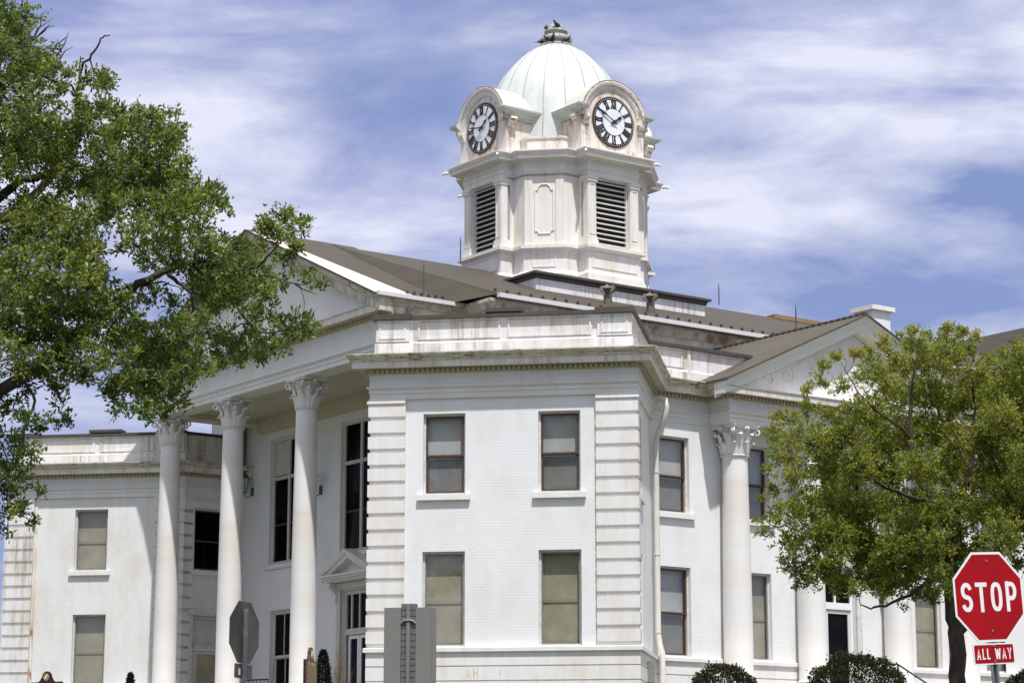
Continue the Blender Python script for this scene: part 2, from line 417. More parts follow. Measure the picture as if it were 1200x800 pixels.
def window(w, h, style, label=None, out=0.0, sill=True):
    a, b, c, d = h
    o0 = out - .2
    fr = MB(); t = .055
    cas = MB(); frame_rect(w, cas, a + .002, b - .002, c + .002, d - .002, .05, o0 + .012, o0 + .09)
    a2, b2, c2, d2 = a + .05, b - .05, c + .05, d - .05
    mid = (c2 + d2) / 2 - .04
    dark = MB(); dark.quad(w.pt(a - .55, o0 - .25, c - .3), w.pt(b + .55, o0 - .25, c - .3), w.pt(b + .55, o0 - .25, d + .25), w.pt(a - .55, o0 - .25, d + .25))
    gl = MB(); bl = MB(); sc = None
    if style == 'brown':
        frame_rect(w, fr, a2, b2, mid - .02, d2, t, o0 + .02, o0 + .07); frame_rect(w, fr, a2, b2, c2, mid + .02, t, o0 - .03, o0 + .02)
        gl.quad(w.pt(a2, o0 + .045, mid), w.pt(b2, o0 + .045, mid), w.pt(b2, o0 + .045, d2), w.pt(a2, o0 + .045, d2))
        gl.quad(w.pt(a2, o0 - .005, c2), w.pt(b2, o0 - .005, c2), w.pt(b2, o0 - .005, mid), w.pt(a2, o0 - .005, mid))
        bl.quad(w.pt(a2, o0 - .1, c2 + .1), w.pt(b2, o0 - .1, c2 + .1), w.pt(b2, o0 - .1, d2), w.pt(a2, o0 - .1, d2))
        sc = MB(); sc.quad(w.pt(a2 + t, o0 - .06, c2 + t), w.pt(b2 - t, o0 - .06, c2 + t), w.pt(b2 - t, o0 - .06, mid - t + .04), w.pt(a2 + t, o0 - .06, mid - t + .04))
        mats = ('sash', 'glass', 'blind')
    elif style == 'beige':
        frame_rect(w, fr, a2, b2, c2, d2, .035, o0 + .02, o0 + .07)
        w.box(fr, a2 + .035, b2 - .035, o0 - .045, o0 - .02, mid - .005, mid + .005)
        gl.quad(w.pt(a2, o0 + .045, c2), w.pt(b2, o0 + .045, c2), w.pt(b2, o0 + .045, d2), w.pt(a2, o0 + .045, d2))
        bl.quad(w.pt(a2, o0 - .07, c2 + random.uniform(0, .12)), w.pt(b2, o0 - .07, c2 + .06), w.pt(b2, o0 - .07, d2), w.pt(a2, o0 - .07, d2))
        mats = ('greysash', 'glass', 'shade')
    elif style == 'dark':
        frame_rect(w, fr, a2, b2, c2, d2, .05, o0 + .02, o0 + .07)
        w.box(fr, a2 + .05, b2 - .05, o0 + .03, o0 + .06, mid - .03, mid + .03)
        gl.quad(w.pt(a2, o0 + .045, c2), w.pt(b2, o0 + .045, c2), w.pt(b2, o0 + .045, d2), w.pt(a2, o0 + .045, d2))
        mats = ('sash', 'darkglass', None)
    elif style == 'tall':              # double casement with a transom bar
        tr = d2 - 1.35; mu = (a2 + b2) / 2
        frame_rect(w, fr, a2, b2, c2, d2, .07, o0 + .02, o0 + .09)
        w.box(fr, mu - .06, mu + .06, o0 + .02, o0 + .1, c2 + .07, d2 - .07)
        w.box(fr, a2 + .07, mu - .06, o0 + .02, o0 + .095, tr - .06, tr + .06); w.box(fr, mu + .06, b2 - .07, o0 + .02, o0 + .095, tr - .06, tr + .06)
        for x0, x1 in ((a2 + .07, mu - .06), (mu + .06, b2 - .07)): w.box(fr, x0, x1, o0 + .0, o0 + .02, c2 + 1.32, c2 + 1.38)
        gl.quad(w.pt(a2, o0 + .035, c2), w.pt(b2, o0 + .035, c2), w.pt(b2, o0 + .035, d2), w.pt(a2, o0 + .035, d2))
        mats = ('whitesash', 'darkglass', None)
    elif style == 'bars':              # white double-hung, two lights over two, slatted blinds
        frame_rect(w, fr, a2, b2, mid - .03, d2, .09, o0 + .02, o0 + .08); frame_rect(w, fr, a2, b2, c2, mid + .03, .09, o0 - .04, o0 + .02)
        mu = (a2 + b2) / 2
        w.box(fr, mu - .02, mu + .02, o0 + .03, o0 + .07, mid + .06, d2 - .09); w.box(fr, mu - .02, mu + .02, o0 - .03, o0 + .01, c2 + .09, mid - .06)
        gl.quad(w.pt(a2, o0 + .05, mid), w.pt(b2, o0 + .05, mid), w.pt(b2, o0 + .05, d2), w.pt(a2, o0 + .05, d2))
        gl.quad(w.pt(a2, o0 - .01, c2), w.pt(b2, o0 - .01, c2), w.pt(b2, o0 - .01, mid), w.pt(a2, o0 - .01, mid))
        z = c2
        while z < d2: w.box(bl, a2, b2, o0 - .11, o0 - .09, z, z + .012); z += .05
        mats = ('whitesash', 'darkglass', 'screen')
    o = hb(fr, 'window', mats[0], label=label)
    hb(gl, 'pane', mats[1], o); hb(dark, 'dark_interior', 'dark', o); hb(cas, 'casing', 'casing', o)
    if mats[2]: hb(bl, 'blind', mats[2], o)
    if sc: hb(sc, 'insect_screen', 'screen', o)
    if sill:
        sl = MB(); w.box(sl, a - .14, b + .14, out - .1, out + .1, c - .15, c - .003); hb(sl, 'sill', 'trim', o)
    return o

# ---- walls of the lower block
wF = Wall(A_, B_); wR = Wall(B_, C_); wS = Wall(C_, D_); wE = Wall(D_, E_); wE2 = Wall(E_, F_)
wL = Wall(G_, A_); wPR = Wall(G2, G_); wLF = Wall(I_, H_); wLO = Wall(J_, I_); wPL = Wall(H_, H2)
UP = (8.17, 10.34); LO = (BELT + .01, 6.66)
REC = -.05                        # wing wall plane sits behind the quoins
fx = lambda x: x + 7.14
holes = [(fx(-5.71), fx(-4.57), *UP), (fx(-2.61), fx(-1.49), *UP), (fx(-5.71), fx(-4.57), *LO), (fx(-2.61), fx(-1.48), *LO)]
hb(wF.panel(BELT - .05, 10.92, holes, REC), 'wall', 'brick')
window(wF, holes[0], 'brown', 'upper window with tree reflections in brown sash', REC); window(wF, holes[1], 'brown', 'upper window with pale grey blind', REC)
window(wF, holes[2], 'beige', None, REC, False); window(wF, holes[3], 'beige', None, REC, False)
holes = [(.62, 1.72, *UP), (.62, 1.72, *LO)]
hb(wR.panel(BELT - .05, 10.92, holes, REC), 'wall', 'brick')
window(wR, holes[0], 'brown', None, REC); window(wR, holes[1], 'beige', None, REC, False)
sx = lambda p: p - C_[0]
holes = []; sty = []
for c in (3.82, 6.87, 13.83, 16.88):
    holes += [(sx(c - .56), sx(c + .56), *UP), (sx(c - .56), sx(c + .56), *LO)]; sty += ['brown', 'beige']
sty[1] = 'brown'
holes += [(sx(9.35), sx(11.35), 7.9, 10.5), (sx(9.35), sx(10.75), 3.02, 6.95)]
hb(wS.panel(1.9, ENT + .1, holes, u0=-.09, u1=wS.len + .09), 'wall', 'brick')
for h, t in zip(holes[:8], sty): window(wS, h, t, None, 0, h[2] > 6)
window(wS, holes[8], 'tall', None, 0)
# side entrance: double door under a transom
a, b, c, d = holes[9]
dr = MB(); frame_rect(wS, dr, a + .01, b - .01, c, d - .01, .08, -.19, -.1)
wS.box(dr, a + .08, b - .08, -.19, -.08, 5.78, 5.98); wS.box(dr, (a + b) / 2 - .03, (a + b) / 2 + .03, -.18, -.11, 5.98, d - .09)
do = hb(dr, 'door', 'signwhite')
lf = MB(); frame_rect(wS, lf, a + .3, b - .09, c + .02, 5.76, .1, -.17, -.12); hb(lf, 'door_leaf', 'gutter', do)
g = MB(); g.quad(wS.pt(a, -.15, c), wS.pt(b, -.15, c), wS.pt(b, -.15, d), wS.pt(a, -.15, d)); hb(g, 'pane', 'darkglass', do)
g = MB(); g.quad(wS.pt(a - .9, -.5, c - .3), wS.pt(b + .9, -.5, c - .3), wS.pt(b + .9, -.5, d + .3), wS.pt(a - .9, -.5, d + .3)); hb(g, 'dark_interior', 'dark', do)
g = MB(); wS.box(g, a + .42, a + .45, -.11, -.03, 4.0, 4.45); hb(g, 'handle', 'galv', do)
cs = MB(); wS.box(cs, a - .22, a - .01, .002, .07, 3.0, d + .02); wS.box(cs, b + .01, b + .22, .002, .07, 3.0, d + .02); wS.box(cs, a - .26, b + .26, .002, .1, d + .02, d + .24); hb(cs, 'casing', 'casing', do)
hb(wE.panel(1.9, 10.92, [(2.6, 3.7, *UP), (2.6, 3.7, *LO)], REC), 'wall', 'brick'); window(wE, (2.6, 3.7, *UP), 'brown', None, REC); window(wE, (2.6, 3.7, *LO), 'beige', None, REC, False)
hb(wE2.panel(1.9, 10.92, [], REC), 'wall', 'brick')
hb(wL.panel(1.9, 10.92, [(2.6, 3.74, *UP), (2.6, 3.74, *LO)], REC), 'wall', 'brick_old'); window(wL, (2.6, 3.74, *UP), 'beige', None, REC); window(wL, (2.6, 3.74, *LO), 'beige', None, REC, False)
lx = lambda x: x + 24.18          # left wing: measured from corner I
lh = [(lx(-21.69), lx(-20.49), *UP), (lx(-21.65), lx(-20.45), *LO)]
hb(wLF.panel(1.9, 10.92, lh, REC), 'wall', 'brick_old')
window(wLF, lh[0], 'beige', 'upper window with dim beige shade', REC); window(wLF, lh[1], 'beige', None, REC, False)
hb(wLO.panel(1.9, 10.92, [], REC), 'wall', 'brick_old')
hb(wPR.panel(1.9, ENT + .1, [], u1=wPR.len + .03), 'wall', 'brick_old')
ph = [(.42, 1.62, *UP), (.42, 1.72, 3.0, 6.6)]
hb(wPL.panel(1.9, ENT + .1, ph), 'wall', 'brick_old')
window(wPL, ph[0], 'dark', 'dark window under the porch')
a, b, c, d = ph[1]
dr = MB(); frame_rect(wPL, dr, a + .01, b - .01, c, d - .01, .1, -.19, -.1); wPL.box(dr, a + .1, b - .1, -.19, -.06, 5.45, 5.62)
frame_rect(wPL, dr, a + .11, b - .11, c, 5.44, .16, -.18, -.12)
pd = hb(dr, 'door', 'whitesash')
g = MB(); g.quad(wPL.pt(a + .2, -.16, c), wPL.pt(b - .2, -.16, c), wPL.pt(b - .2, -.16, 5.4), wPL.pt(a + .2, -.16, 5.4)); hb(g, 'door_panel', 'shade', pd)
g = MB(); g.quad(wPL.pt(a, -.17, 5.6), wPL.pt(b, -.17, 5.6), wPL.pt(b, -.17, d), wPL.pt(a, -.17, d)); hb(g, 'transom_panel', 'whitesash', pd)
cs = MB(); wPL.box(cs, a - .16, a - .005, .002, .06, 3.0, d + .02); wPL.box(cs, b + .005, b + .16, .002, .06, 3.0, d + .02); wPL.box(cs, a - .2, b + .2, .002, .1, d + .02, d + .2); hb(cs, 'casing', 'casing', pd)
hs = MB(); hood = ph[0]; wPL.box(hs, hood[0] - .18, hood[1] + .25, .002, .08, 10.37, 10.6); hb(hs, 'window_hood', 'trim')

# ---- rusticated base course and belt
prof = [(.05, 1.9)]
for k in range(5, 0, -1):
    z = 4.02 - .38 * k - .345; prof += [(.05, z), (.05, z + .345), (.008, z + .352), (.008, z + .374)]
z = 4.02 - .345
prof += [(.05, z), (.05, BELT - .13), (.115, BELT - .12), (.115, BELT - .02), (.07, BELT), (-.06, BELT + .012)]
base_path = [A_, B_, C_, (9.05, C_[1])]
hb(MB().sweep([G2, G_, A_, B_, C_, (9.0, C_[1])], prof, caps=True), 'base_course', 'stone')
hb(MB().sweep([(11.7, C_[1]), D_, E_, F_], prof, caps=True), 'base_course', 'stone')
hb(MB().sweep([K_, J_, I_, H_, (.45, 25.1)], prof), 'base_course', 'stone')

mb = MB(); wLF.box(mb, 1.01, 1.12, REC + .001, REC + .03, BELT + .02, 10.9); hb(mb, 'stained_pipe_strip', 'rusty')
# ---- quoins
qprof = []
z = BELT + .012; top = 10.62
nq = 15; hq = (top - z) / nq
for i in range(nq):
    zz = z + i * hq
    qprof += [(.055, zz + .095), (.055, zz + hq - .015), (.0, zz + hq - .01), (.0, zz + hq + .07)] if i < nq - 1 else [(.055, zz + .095), (.055, top)]
qprof = [(.0, z)] + qprof + [(.09, top + .01), (.09, top + .06), (.06, top + .08), (.06, top + .13), (-.05, top + .13)]
def quoin(path, mat='stone'): hb(MB().sweep(path, qprof, caps=True, back=-.06), 'quoins', mat)
quoin([LX(-7.14, .95), A_, LX(-6.18, 0)]); quoin([LX(-1.07, 0), B_, LX(0, .38)])
s_I = Wall(I_, H_); s_J = Wall(J_, I_)
quoin([s_J.pt(s_J.len - .95, 0, 0)[:2], I_, s_I.pt(1.0, 0, 0)[:2]], 'parapet')
quoin([s_I.pt(s_I.len - 1.05, 0, 0)[:2], H_, wPL.pt(.35, 0, 0)[:2]], 'stone')
quoin([wE.pt(wE.len - .4, 0, 0)[:2], E_, wE2.pt(1.0, 0, 0)[:2]])

# ---- entablature (architrave, frieze) and cornice
def arch_prof(z0, taenia, fr_top, s=1.0):
    h = taenia - z0
    return [(-.3, z0), (.02, z0), (.02, z0 + h * .45), (.045, z0 + h * .48), (.045, taenia - .07), (.075, taenia - .06), (.075, taenia - .035), (.11, taenia - .03), (.11, taenia + .005), (.03, taenia + .03), (.03, fr_top), (.07, fr_top + .005)]
def corn_prof(z, full=True, k=1.0, over=.58):
    p = [(.07, z), (.085, z + .03), (.085, z + .13 * k), (over - .17, z + .135 * k), (over - .17, z + .115 * k), (over - .15, z + .115 * k), (over - .14, z + .28 * k), (over - .11, z + .295 * k)]
    if full: p += [(over - .10, z + .30 * k), (over - .085, z + .34 * k), (over - .03, z + .40 * k), (over - .01, z + .455 * k), (over, z + .46 * k), (over, z + .49 * k), (0, z + .56 * k)]
    else: p += [(over - .11, z + .32 * k), (0, z + .36 * k)]
    return p
def dentils(path, z0, h, pitch=.135, out=.085, proj=.1, closed=False):
    mb = MB(); n = len(path)
    for i in range(n if closed else n - 1):
        w = Wall(path[i], path[(i + 1) % n]); k = max(1, int(w.len / pitch))
        for j in range(k):
            u = (j + .5) * w.len / k; w.box(mb, u - pitch * .26, u + pitch * .26, out - .01, out + proj, z0, z0 + h)
    return mb
PL, PR2, QF = 5.17, 2 * PC - 5.17, 2.15
pathR = [G2, G_, A_, B_, C_, (PL, C_[1]), (PL, QF), (PR2, QF), (PR2, C_[1]), D_, E_, F_]
pathL = [K_, J_, I_, H_, H2]
FT = 11.42
def cornice(path, z, full=True, k=1.0, over=.58, pre=None, post=None, dirty=False):
    pr = corn_prof(z, full, k, over)
    o = hb(MB().sweep(path, pr[5:9], pre=pre, post=post), 'cornice', 'moldy' if dirty else 'corona')
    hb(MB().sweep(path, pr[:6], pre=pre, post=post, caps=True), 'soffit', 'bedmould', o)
    hb(MB().sweep(path, pr[8:] if full else pr[7:], pre=pre, post=post, caps=True), 'cyma_moulding', 'moldy' if dirty else ('cornice' if full else 'trim'), o)
    return o
hb(MB().sweep(pathR, arch_prof(ENT, 11.08, FT)), 'frieze', 'frieze'); hb(MB().sweep(pathL, arch_prof(ENT, 11.08, FT)), 'frieze', 'frieze')
cornice([G2, G_, A_, B_, C_, (4.1, C_[1])], FT)
cornice([(4.1, C_[1]), (PL, C_[1]), (PL, QF)], FT, post=(PR2, QF), dirty=True)
cornice([(PL, QF), (PR2, QF)], FT, False, pre=(PL, C_[1]), post=(PR2, C_[1]))
cornice([(PR2, QF), (PR2, C_[1]), D_, E_, F_], FT, pre=(PL, QF))
cornice(pathL, FT)
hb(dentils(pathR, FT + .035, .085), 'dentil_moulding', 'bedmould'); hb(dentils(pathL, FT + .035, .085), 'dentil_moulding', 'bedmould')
# soffit and back of the side portico beam
mb = MB(); mb.box((PL + .02, QF + .02, ENT + .003), (PR2 - .02, C_[1] - .003, ENT + .2)); hb(mb, 'portico_soffit', 'frieze')

# ---- parapets on the wings and along the side facade
def parapet(name_path, ped_at=(), mat='parapet', inset=.12, top=12.93, raised=None, caps=True):
    """a low wall with plinth, sunk panels, pedestals and a dark metal coping"""
    pr = [(-inset, 11.95), (-inset + .05, 11.96), (-inset + .05, 12.28), (-inset + .02, 12.31), (-inset, 12.33), (-inset, 12.86), (-inset + .04, 12.88), (-inset + .04, top)]
    back = [(-inset + .04, top), (-inset - .26, top), (-inset - .26, 11.95)]
    o = hb(MB().sweep(name_path, pr + back[1:], caps=True, back=-inset - .26), 'parapet', mat)
    cp = [(-inset + .03, top + .002), (-inset + .12, top + .002), (-inset + .12, top + .10), (-inset - .1, top + .14), (-inset - .33, top + .10), (-inset - .33, top + .002), (-inset - .2, top + .002)]
    hb(MB().sweep(name_path, cp, caps=True, back=-inset - .2), 'coping', 'coping', o)
    return o
def panels(par, w, spans, inset=.12):
    mb = MB()
    for u0, u1 in spans:
        frame_rect(w, mb, u0, u1, 12.38, 12.84, .055, -inset - .01, -inset + .028)
    hb(mb, 'panel_moulding', 'parapet', par)
def pedestal(par, w, u0, u1, inset=.12):
    mb = MB(); w.box(mb, u0, u1, -inset - .02, -inset + .055, 12.34, 12.929); frame_rect(w, mb, u0 + .1, u1 - .1, 12.42, 12.82, .04, -inset + .05, -inset + .075); hb(mb, 'pedestal', 'parapet', par)
    mb = MB(); w.box(mb, u0 - .06, u1 + .06, -inset - .36, -inset + .17, 12.936, 13.085); hb(mb, 'pedestal_cap', 'coping', par)
p = parapet([wPR.pt(0.1, 0, 0)[:2], G_, A_, B_, C_, (6.9, C_[1])])
pedestal(p, wF, .1, 1.02); pedestal(p, wF, 6.12, 7.04); panels(p, wF, [(1.25, 3.5), (3.7, 5.95)])
panels(p, wR, [(.5, 1.9), (2.1, 3.6)]); panels(p, wS, [(.35, 1.25)])
mb = MB(); wF.box(mb, 3.1, 4.1, -.5, .02, 13.06, 13.16); hb(mb, 'coping_block', 'coping', p)
mb = MB(); wS.box(mb, 1.42, 1.52, -.13, -.06, 12.0, 12.93); hb(mb, 'pilaster_strip', 'parapet', p)
p = parapet([K_, J_, I_, H_, wPL.pt(2.2, 0, 0)[:2]])
pedestal(p, wLF, .1, 1.02); pedestal(p, wLF, 5.45, 6.37); panels(p, wLF, [(1.2, 3.1), (3.3, 5.25)])
mb = MB(); wLF.box(mb, 2.9, 4.1, -.5, .02, 13.06, 13.16); hb(mb, 'coping_block', 'coping', p)
p = parapet([(13.8, C_[1]), D_, E_, F_]); pedestal(p, wE2, .1, 1.02)
mb = MB()
mb.poly([(*x, 11.97) for x in (G2, G_, A_, B_, C_, (PL, C_[1]), (PR2, C_[1]), D_, E_, F_, (21, 10), (21, 12), (2.5, 12))][::1])
hb(mb, 'flat_roof', 'roof'); mb = MB(); mb.poly([(*x, 11.97) for x in (K_, J_, I_, H_, H2, (2.5, 32))]); hb(mb, 'flat_roof', 'roof')

# ---- columns
def capital_mesh(z0, z1, rn):
    h = z1 - z0; mb = MB()
    mb.lathe([(rn * 1.0, z0), (rn * 1.14, z0 + .01), (rn * 1.16, z0 + .04), (rn * 1.05, z0 + .06), (rn * .98, z0 + .08), (rn * .97, z0 + h * .45), (rn * 1.1, z0 + h * .75), (rn * 1.35, z0 + h * .88)], 20)
    def leaf(ang, zb, hl, wd, lean):
        pts = []
        prof = [(0, 0), (.03, .3), (.05, .6), (.10, .82), (.17, .95), (.23, .98), (.255, .92), (.235, .84)]
        rows = []
        for i, (o, t) in enumerate(prof):
            wv = wd * (1.0, 1.05, 1.0, .95, .85, .72, .5, .3)[i]
            r = rn * (.98 + .1 * t) + .02 + o * lean
            z = zb + hl * t
            row = []
            for s, bul in ((-1, -.03), (-.55, .012), (0, .03), (.55, .012), (1, -.03)):
                aa = ang + s * wv / (2 * r); row.append(((r + bul) * cos(aa), (r + bul) * sin(aa), z + (0 if s == 0 else -.012 * abs(s))))
            rows.append(row)
        n = 5; v = [p for r in rows for p in r]
        f = [(i * n + k, i * n + k + 1, (i + 1) * n + k + 1, (i + 1) * n + k) for i in range(len(rows) - 1) for k in range(n - 1)]
        mb.add(v, f, True)
    for k in range(8): leaf(2 * pi * k / 8, z0 + .07, h * .38, .23, .62)
    for k in range(8): leaf(2 * pi * (k + .5) / 8, z0 + .07, h * .66, .23, .72)
    for k in range(4):                                    # corner volutes
        a = pi / 4 + k * pi / 2; d = Vector((cos(a), sin(a), 0)); t = Vector((-sin(a), cos(a), 0))
        for s in (-1, 1):
            pts = [d * (rn + .04) + t * s * .14 + Vector((0, 0, z0 + h * .45)), d * (rn + .10) + t * s * .10 + Vector((0, 0, z0 + h * .66)), d * (rn + .24) + t * s * .04 + Vector((0, 0, z0 + h * .84))]
            c = d * (rn + .28) + t * s * .03 + Vector((0, 0, z0 + h * .755))
            for i in range(11):
                th = pi * .55 - i * .62; rr = .10 * (1 - i / 13)
                pts.append(c + d * cos(th) * rr + Vector((0, 0, sin(th) * rr)))
            mb.tube(pts, [.022, .024, .03] + [.03 - .0012 * i for i in range(11)], 5)
        a2 = k * pi / 2; d = Vector((cos(a2), sin(a2), 0)); t = Vector((-sin(a2), cos(a2), 0))
        for s in (-1, 1):                                 # inner helices
            c = d * (rn + .09) + t * s * .085 + Vector((0, 0, z0 + h * .80)); pts = [d * (rn + .03) + t * s * .16 + Vector((0, 0, z0 + h * .55)), d * (rn + .07) + t * s * .17 + Vector((0, 0, z0 + h * .74))]
            for i in range(9):
                th = pi * .1 + i * .6; rr = .072 * (1 - i / 11)
                pts.append(c + t * s * cos(th) * rr + Vector((0, 0, sin(th) * rr)))
            mb.tube(pts, .019, 5)
        mb.tube([d * (rn * 1.42) + Vector((0, 0, z1 - .12)), d * (rn * 1.42 + .1) + Vector((0, 0, z1 - .1))], [.07, .035], 8)
    out = []                                              # abacus with hollow sides
    R = rn * 1.0 + .36
    for k in range(4):
        a = pi / 4 + k * pi / 2
        for s in (-.09, .09): out.append((R * cos(a + s), R * sin(a + s)))
        for j in range(1, 6):
            tt = j / 6; aa = a + .09 + tt * (pi / 2 - .18); rr = R * (1 - .36 * sin(pi * tt) ** .9); out.append((rr * cos(aa), rr * sin(aa)))
    for za, zb, sc in ((z1 - .10, z1 - .045, .95), (z1 - .045, z1 - .002, 1.0)):
        mb.prism([(x * sc, y * sc) for x, y in out], lambda a, b, t: (a, b, t), za, zb)
    return mb
def column(p, q, z0, ztop, caph, rb, rt):
    zc = ztop - caph
    sh = MB(); H = zc - z0
    sh.lathe([(rb + .03, z0 + .30), (rb, z0 + .36), (rb * .998, z0 + H * .33), (rb - (rb - rt) * .45, z0 + H * .66), (rt, zc - .02), (rt, zc + .02)], 36)
    o = sh.build('column', M['stone'], HOUSE, loc=(p, q, 0), zoff=GZ)
    bs = MB(); bs.lathe([(rb + .16, z0 + .1), (rb + .19, z0 + .14), (rb + .16, z0 + .19), (rb + .07, z0 + .21), (rb + .08, z0 + .25), (rb + .1, z0 + .28), (rb + .03, z0 + .31)], 32)
    bs.box((-rb - .2, -rb - .2, z0 - 1.0), (rb + .2, rb + .2, z0 + .1)); bs.build('base', M['stone'], o, zoff=GZ)
    capital_mesh(zc, ztop, rt).build('capital', M['stone'], o, zoff=GZ)
for pcx in (5.75, 8.6, 12.1, 14.95): column(pcx, 2.62, 3.3, ENT, .90, .415, .36)
FE = -1.3
for qx in (24.45, 20.05, 15.35, 10.95): column(-.88, qx, 3.0, 13.32, 1.0, .40, .335)
mb = MB(); mb.box((PL - .3, 1.5, 1.6), (PR2 + .3, C_[1] - .06, 3.0)); mb.box((8.6, -.2, 1.6), (12.1, 1.497, 2.6)); mb.box((8.6, -.7, 1.6), (12.1, -.203, 2.25)); hb(mb, 'portico_floor', 'concrete')
mb = MB(); mb.box((-1.8, 9.9, 1.6), (2.495, 25.4, 2.9)); hb(mb, 'porch_floor', 'concrete')

# ---- recessed entrance wall under the front portico
wP = Wall(H2, G2)                       # u runs from q=25.1 to 10.1
uq = lambda q: 25.1 - q
th = [(uq(23.4), uq(21.15), 8.3, 12.72), (uq(18.73), uq(16.48), 8.3, 12.72), (uq(14.0), uq(11.75), 8.3, 12.72)]
lw = [(uq(23.2), uq(21.7), 3.6, 6.72), (uq(13.5), uq(12.0), 3.6, 6.72)]
dh = (uq(18.5), uq(16.7), 3.0, 7.05)
hb(wP.panel(1.9, 15.2, th + lw + [dh]), 'wall', 'brick')
for i, h in enumerate(th): window(wP, h, 'tall', ('tall porch window with boarded white upper light', None, None)[i])
bp = MB(); h = th[0]; wP.box(bp, h[0] + .13, (h[0] + h[1]) / 2 - .07, -.19, -.14, h[3] - 1.3, h[3] - .13); hb(bp, 'blanked_light', 'whitesash')
for h in lw: window(wP, h, 'bars', None, 0, True)
a, b, c, d = dh
dr = MB(); frame_rect(wP, dr, a + .01, b - .01, c, d - .01, .12, -.19, -.08); wP.box(dr, a + .12, b - .12, -.19, -.05, 5.6, 5.8)
wP.box(dr, (a + b) / 2 - .03, (a + b) / 2 + .03, -.18, -.1, 5.8, d - .13); wP.box(dr, a + .38, a + .46, -.18, -.1, 5.8, d - .13); wP.box(dr, b - .46, b - .38, -.18, -.1, 5.8, d - .13)
do = hb(dr, 'entrance_door', 'whitesash')
for x0, x1 in ((a + .24, (a + b) / 2 - .01), ((a + b) / 2 + .01, b - .24)):
    lf = MB(); frame_rect(wP, lf, x0, x1, c + .02, 5.58, .11, -.17, -.11); hb(lf, 'door_leaf', 'signwhite', do)
g = MB(); g.quad(wP.pt(a, -.15, c), wP.pt(b, -.15, c), wP.pt(b, -.15, d), wP.pt(a, -.15, d)); hb(g, 'pane', 'darkglass', do)
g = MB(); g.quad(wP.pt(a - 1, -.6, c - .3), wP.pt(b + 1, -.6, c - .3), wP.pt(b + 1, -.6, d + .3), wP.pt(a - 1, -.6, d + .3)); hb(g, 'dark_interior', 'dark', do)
cs = MB(); wP.box(cs, a - .24, a - .003, .002, .09, 3.0, 7.1); wP.box(cs, b + .003, b + .24, .002, .09, 3.0, 7.1); wP.box(cs, a - .26, b + .26, .002, .13, 7.1, 7.3); hb(cs, 'casing', 'whitesash', do)
# door pediment on brackets
um = (a + b) / 2; hwd = 1.62
pe = MB()
for z0, z1, o in ((7.32, 7.42, .38), (7.42, 7.50, .46), (7.50, 7.56, .56)): wP.box(pe, um - hwd + .56 - o, um + hwd - .56 + o, .002, o, z0, z1 - .002)
rk = [(.02, -.26), (.40, -.26), (.42, -.14), (.50, -.12), (.56, -.01), (.56, .03), (.02, .06)]
rows = [[wP.pt(um + s * hwd, o, zz + dz) for o, dz in rk] for s, zz in ((-1, 7.62), (0, 8.32), (1, 7.62))]
for r1, r2 in zip(rows[:-1], rows[1:]):
    for i in range(len(rk) - 1): pe.quad(r1[i], r2[i], r2[i + 1], r1[i + 1])
pe.poly([rows[0][i] for i in range(len(rk))]); pe.poly([rows[-1][i] for i in reversed(range(len(rk)))])
pe.poly([wP.pt(um - hwd, .1, 7.5), wP.pt(um + hwd, .1, 7.5), wP.pt(um, .1, 8.2)])
ped = hb(pe, 'door_pediment', 'trim')
dn = MB()
for i in range(26): u = um - 1.28 + i * .1024; wP.box(dn, u - .03, u + .03, .38, .44, 7.335, 7.41)
hb(dn, 'dentil_moulding', 'frieze', ped)
for s in (-1, 1):
    br = MB(); pts = [(.05, 7.32), (.36, 7.30), (.40, 7.2), (.33, 7.12), (.22, 7.05), (.14, 6.9), (.17, 6.75), (.12, 6.66), (.05, 6.64)]
    u0 = um + s * 1.18; br.prism(pts, lambda o, z, t: wP.pt(u0 + t, o, z), -.09, .09); hb(br, 'bracket', 'trim', ped)

# ---- front portico entablature, ceiling, pediment
q0, q1 = 10.35, 24.85
fpath = [(2.5, q1), (FE, q1), (FE, q0), (2.5, q0)]
fa = [(-.75, 13.32), (.0, 13.32), (.0, 13.46), (.03, 13.47), (.03, 13.58), (.06, 13.59), (.06, 13.62), (.11, 13.63), (.11, 13.68), (.02, 13.71), (.02, 14.34), (.07, 14.36)]
hb(MB().sweep(fpath, fa), 'frieze', 'frieze')
fk = 1.15; FZ = 14.36
cornice([(2.5, q1), (FE, q1)], FZ, True, fk, .62, post=(FE, q0), dirty=True)
cornice([(FE, q1), (FE, q0)], FZ, False, fk, .62, pre=(2.5, q1), post=(2.5, q0))
cornice([(FE, q0), (2.5, q0)], FZ, True, fk, .62, pre=(FE, q1), dirty=True)
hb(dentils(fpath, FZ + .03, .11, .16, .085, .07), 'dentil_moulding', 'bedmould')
mb = MB(); mb.poly([(FE + .7, q0 + .6, 13.5), (FE + .7, q1 - .6, 13.5), (2.5, q1 - .6, 13.5), (2.5, q0 + .6, 13.5)])
for z in ((FE + .752, q0, q1),): mb.quad((z[0], q0 + .7, 13.32), (z[0], q0 + .7, 13.5), (z[0], q1 - .7, 13.5), (z[0], q1 - .7, 13.32))
for q in (q0 + .752, q1 - .752): mb.quad((FE + .7, q, 13.32), (2.5, q, 13.32), (2.5, q, 13.5), (FE + .7, q, 13.5))
hb(mb, 'porch_ceiling', 'ceiling')
mb = MB(); mb.box((2.32, q0 + .76, 12.98), (2.497, q1 - .76, 13.49)); hb(mb, 'ceiling_moulding', 'ceiling')
mb = MB(); mb.box((-.25, 25.0, 12.9), (-.17, 25.08, 13.34)); hb(mb, 'corner_post', 'trim')

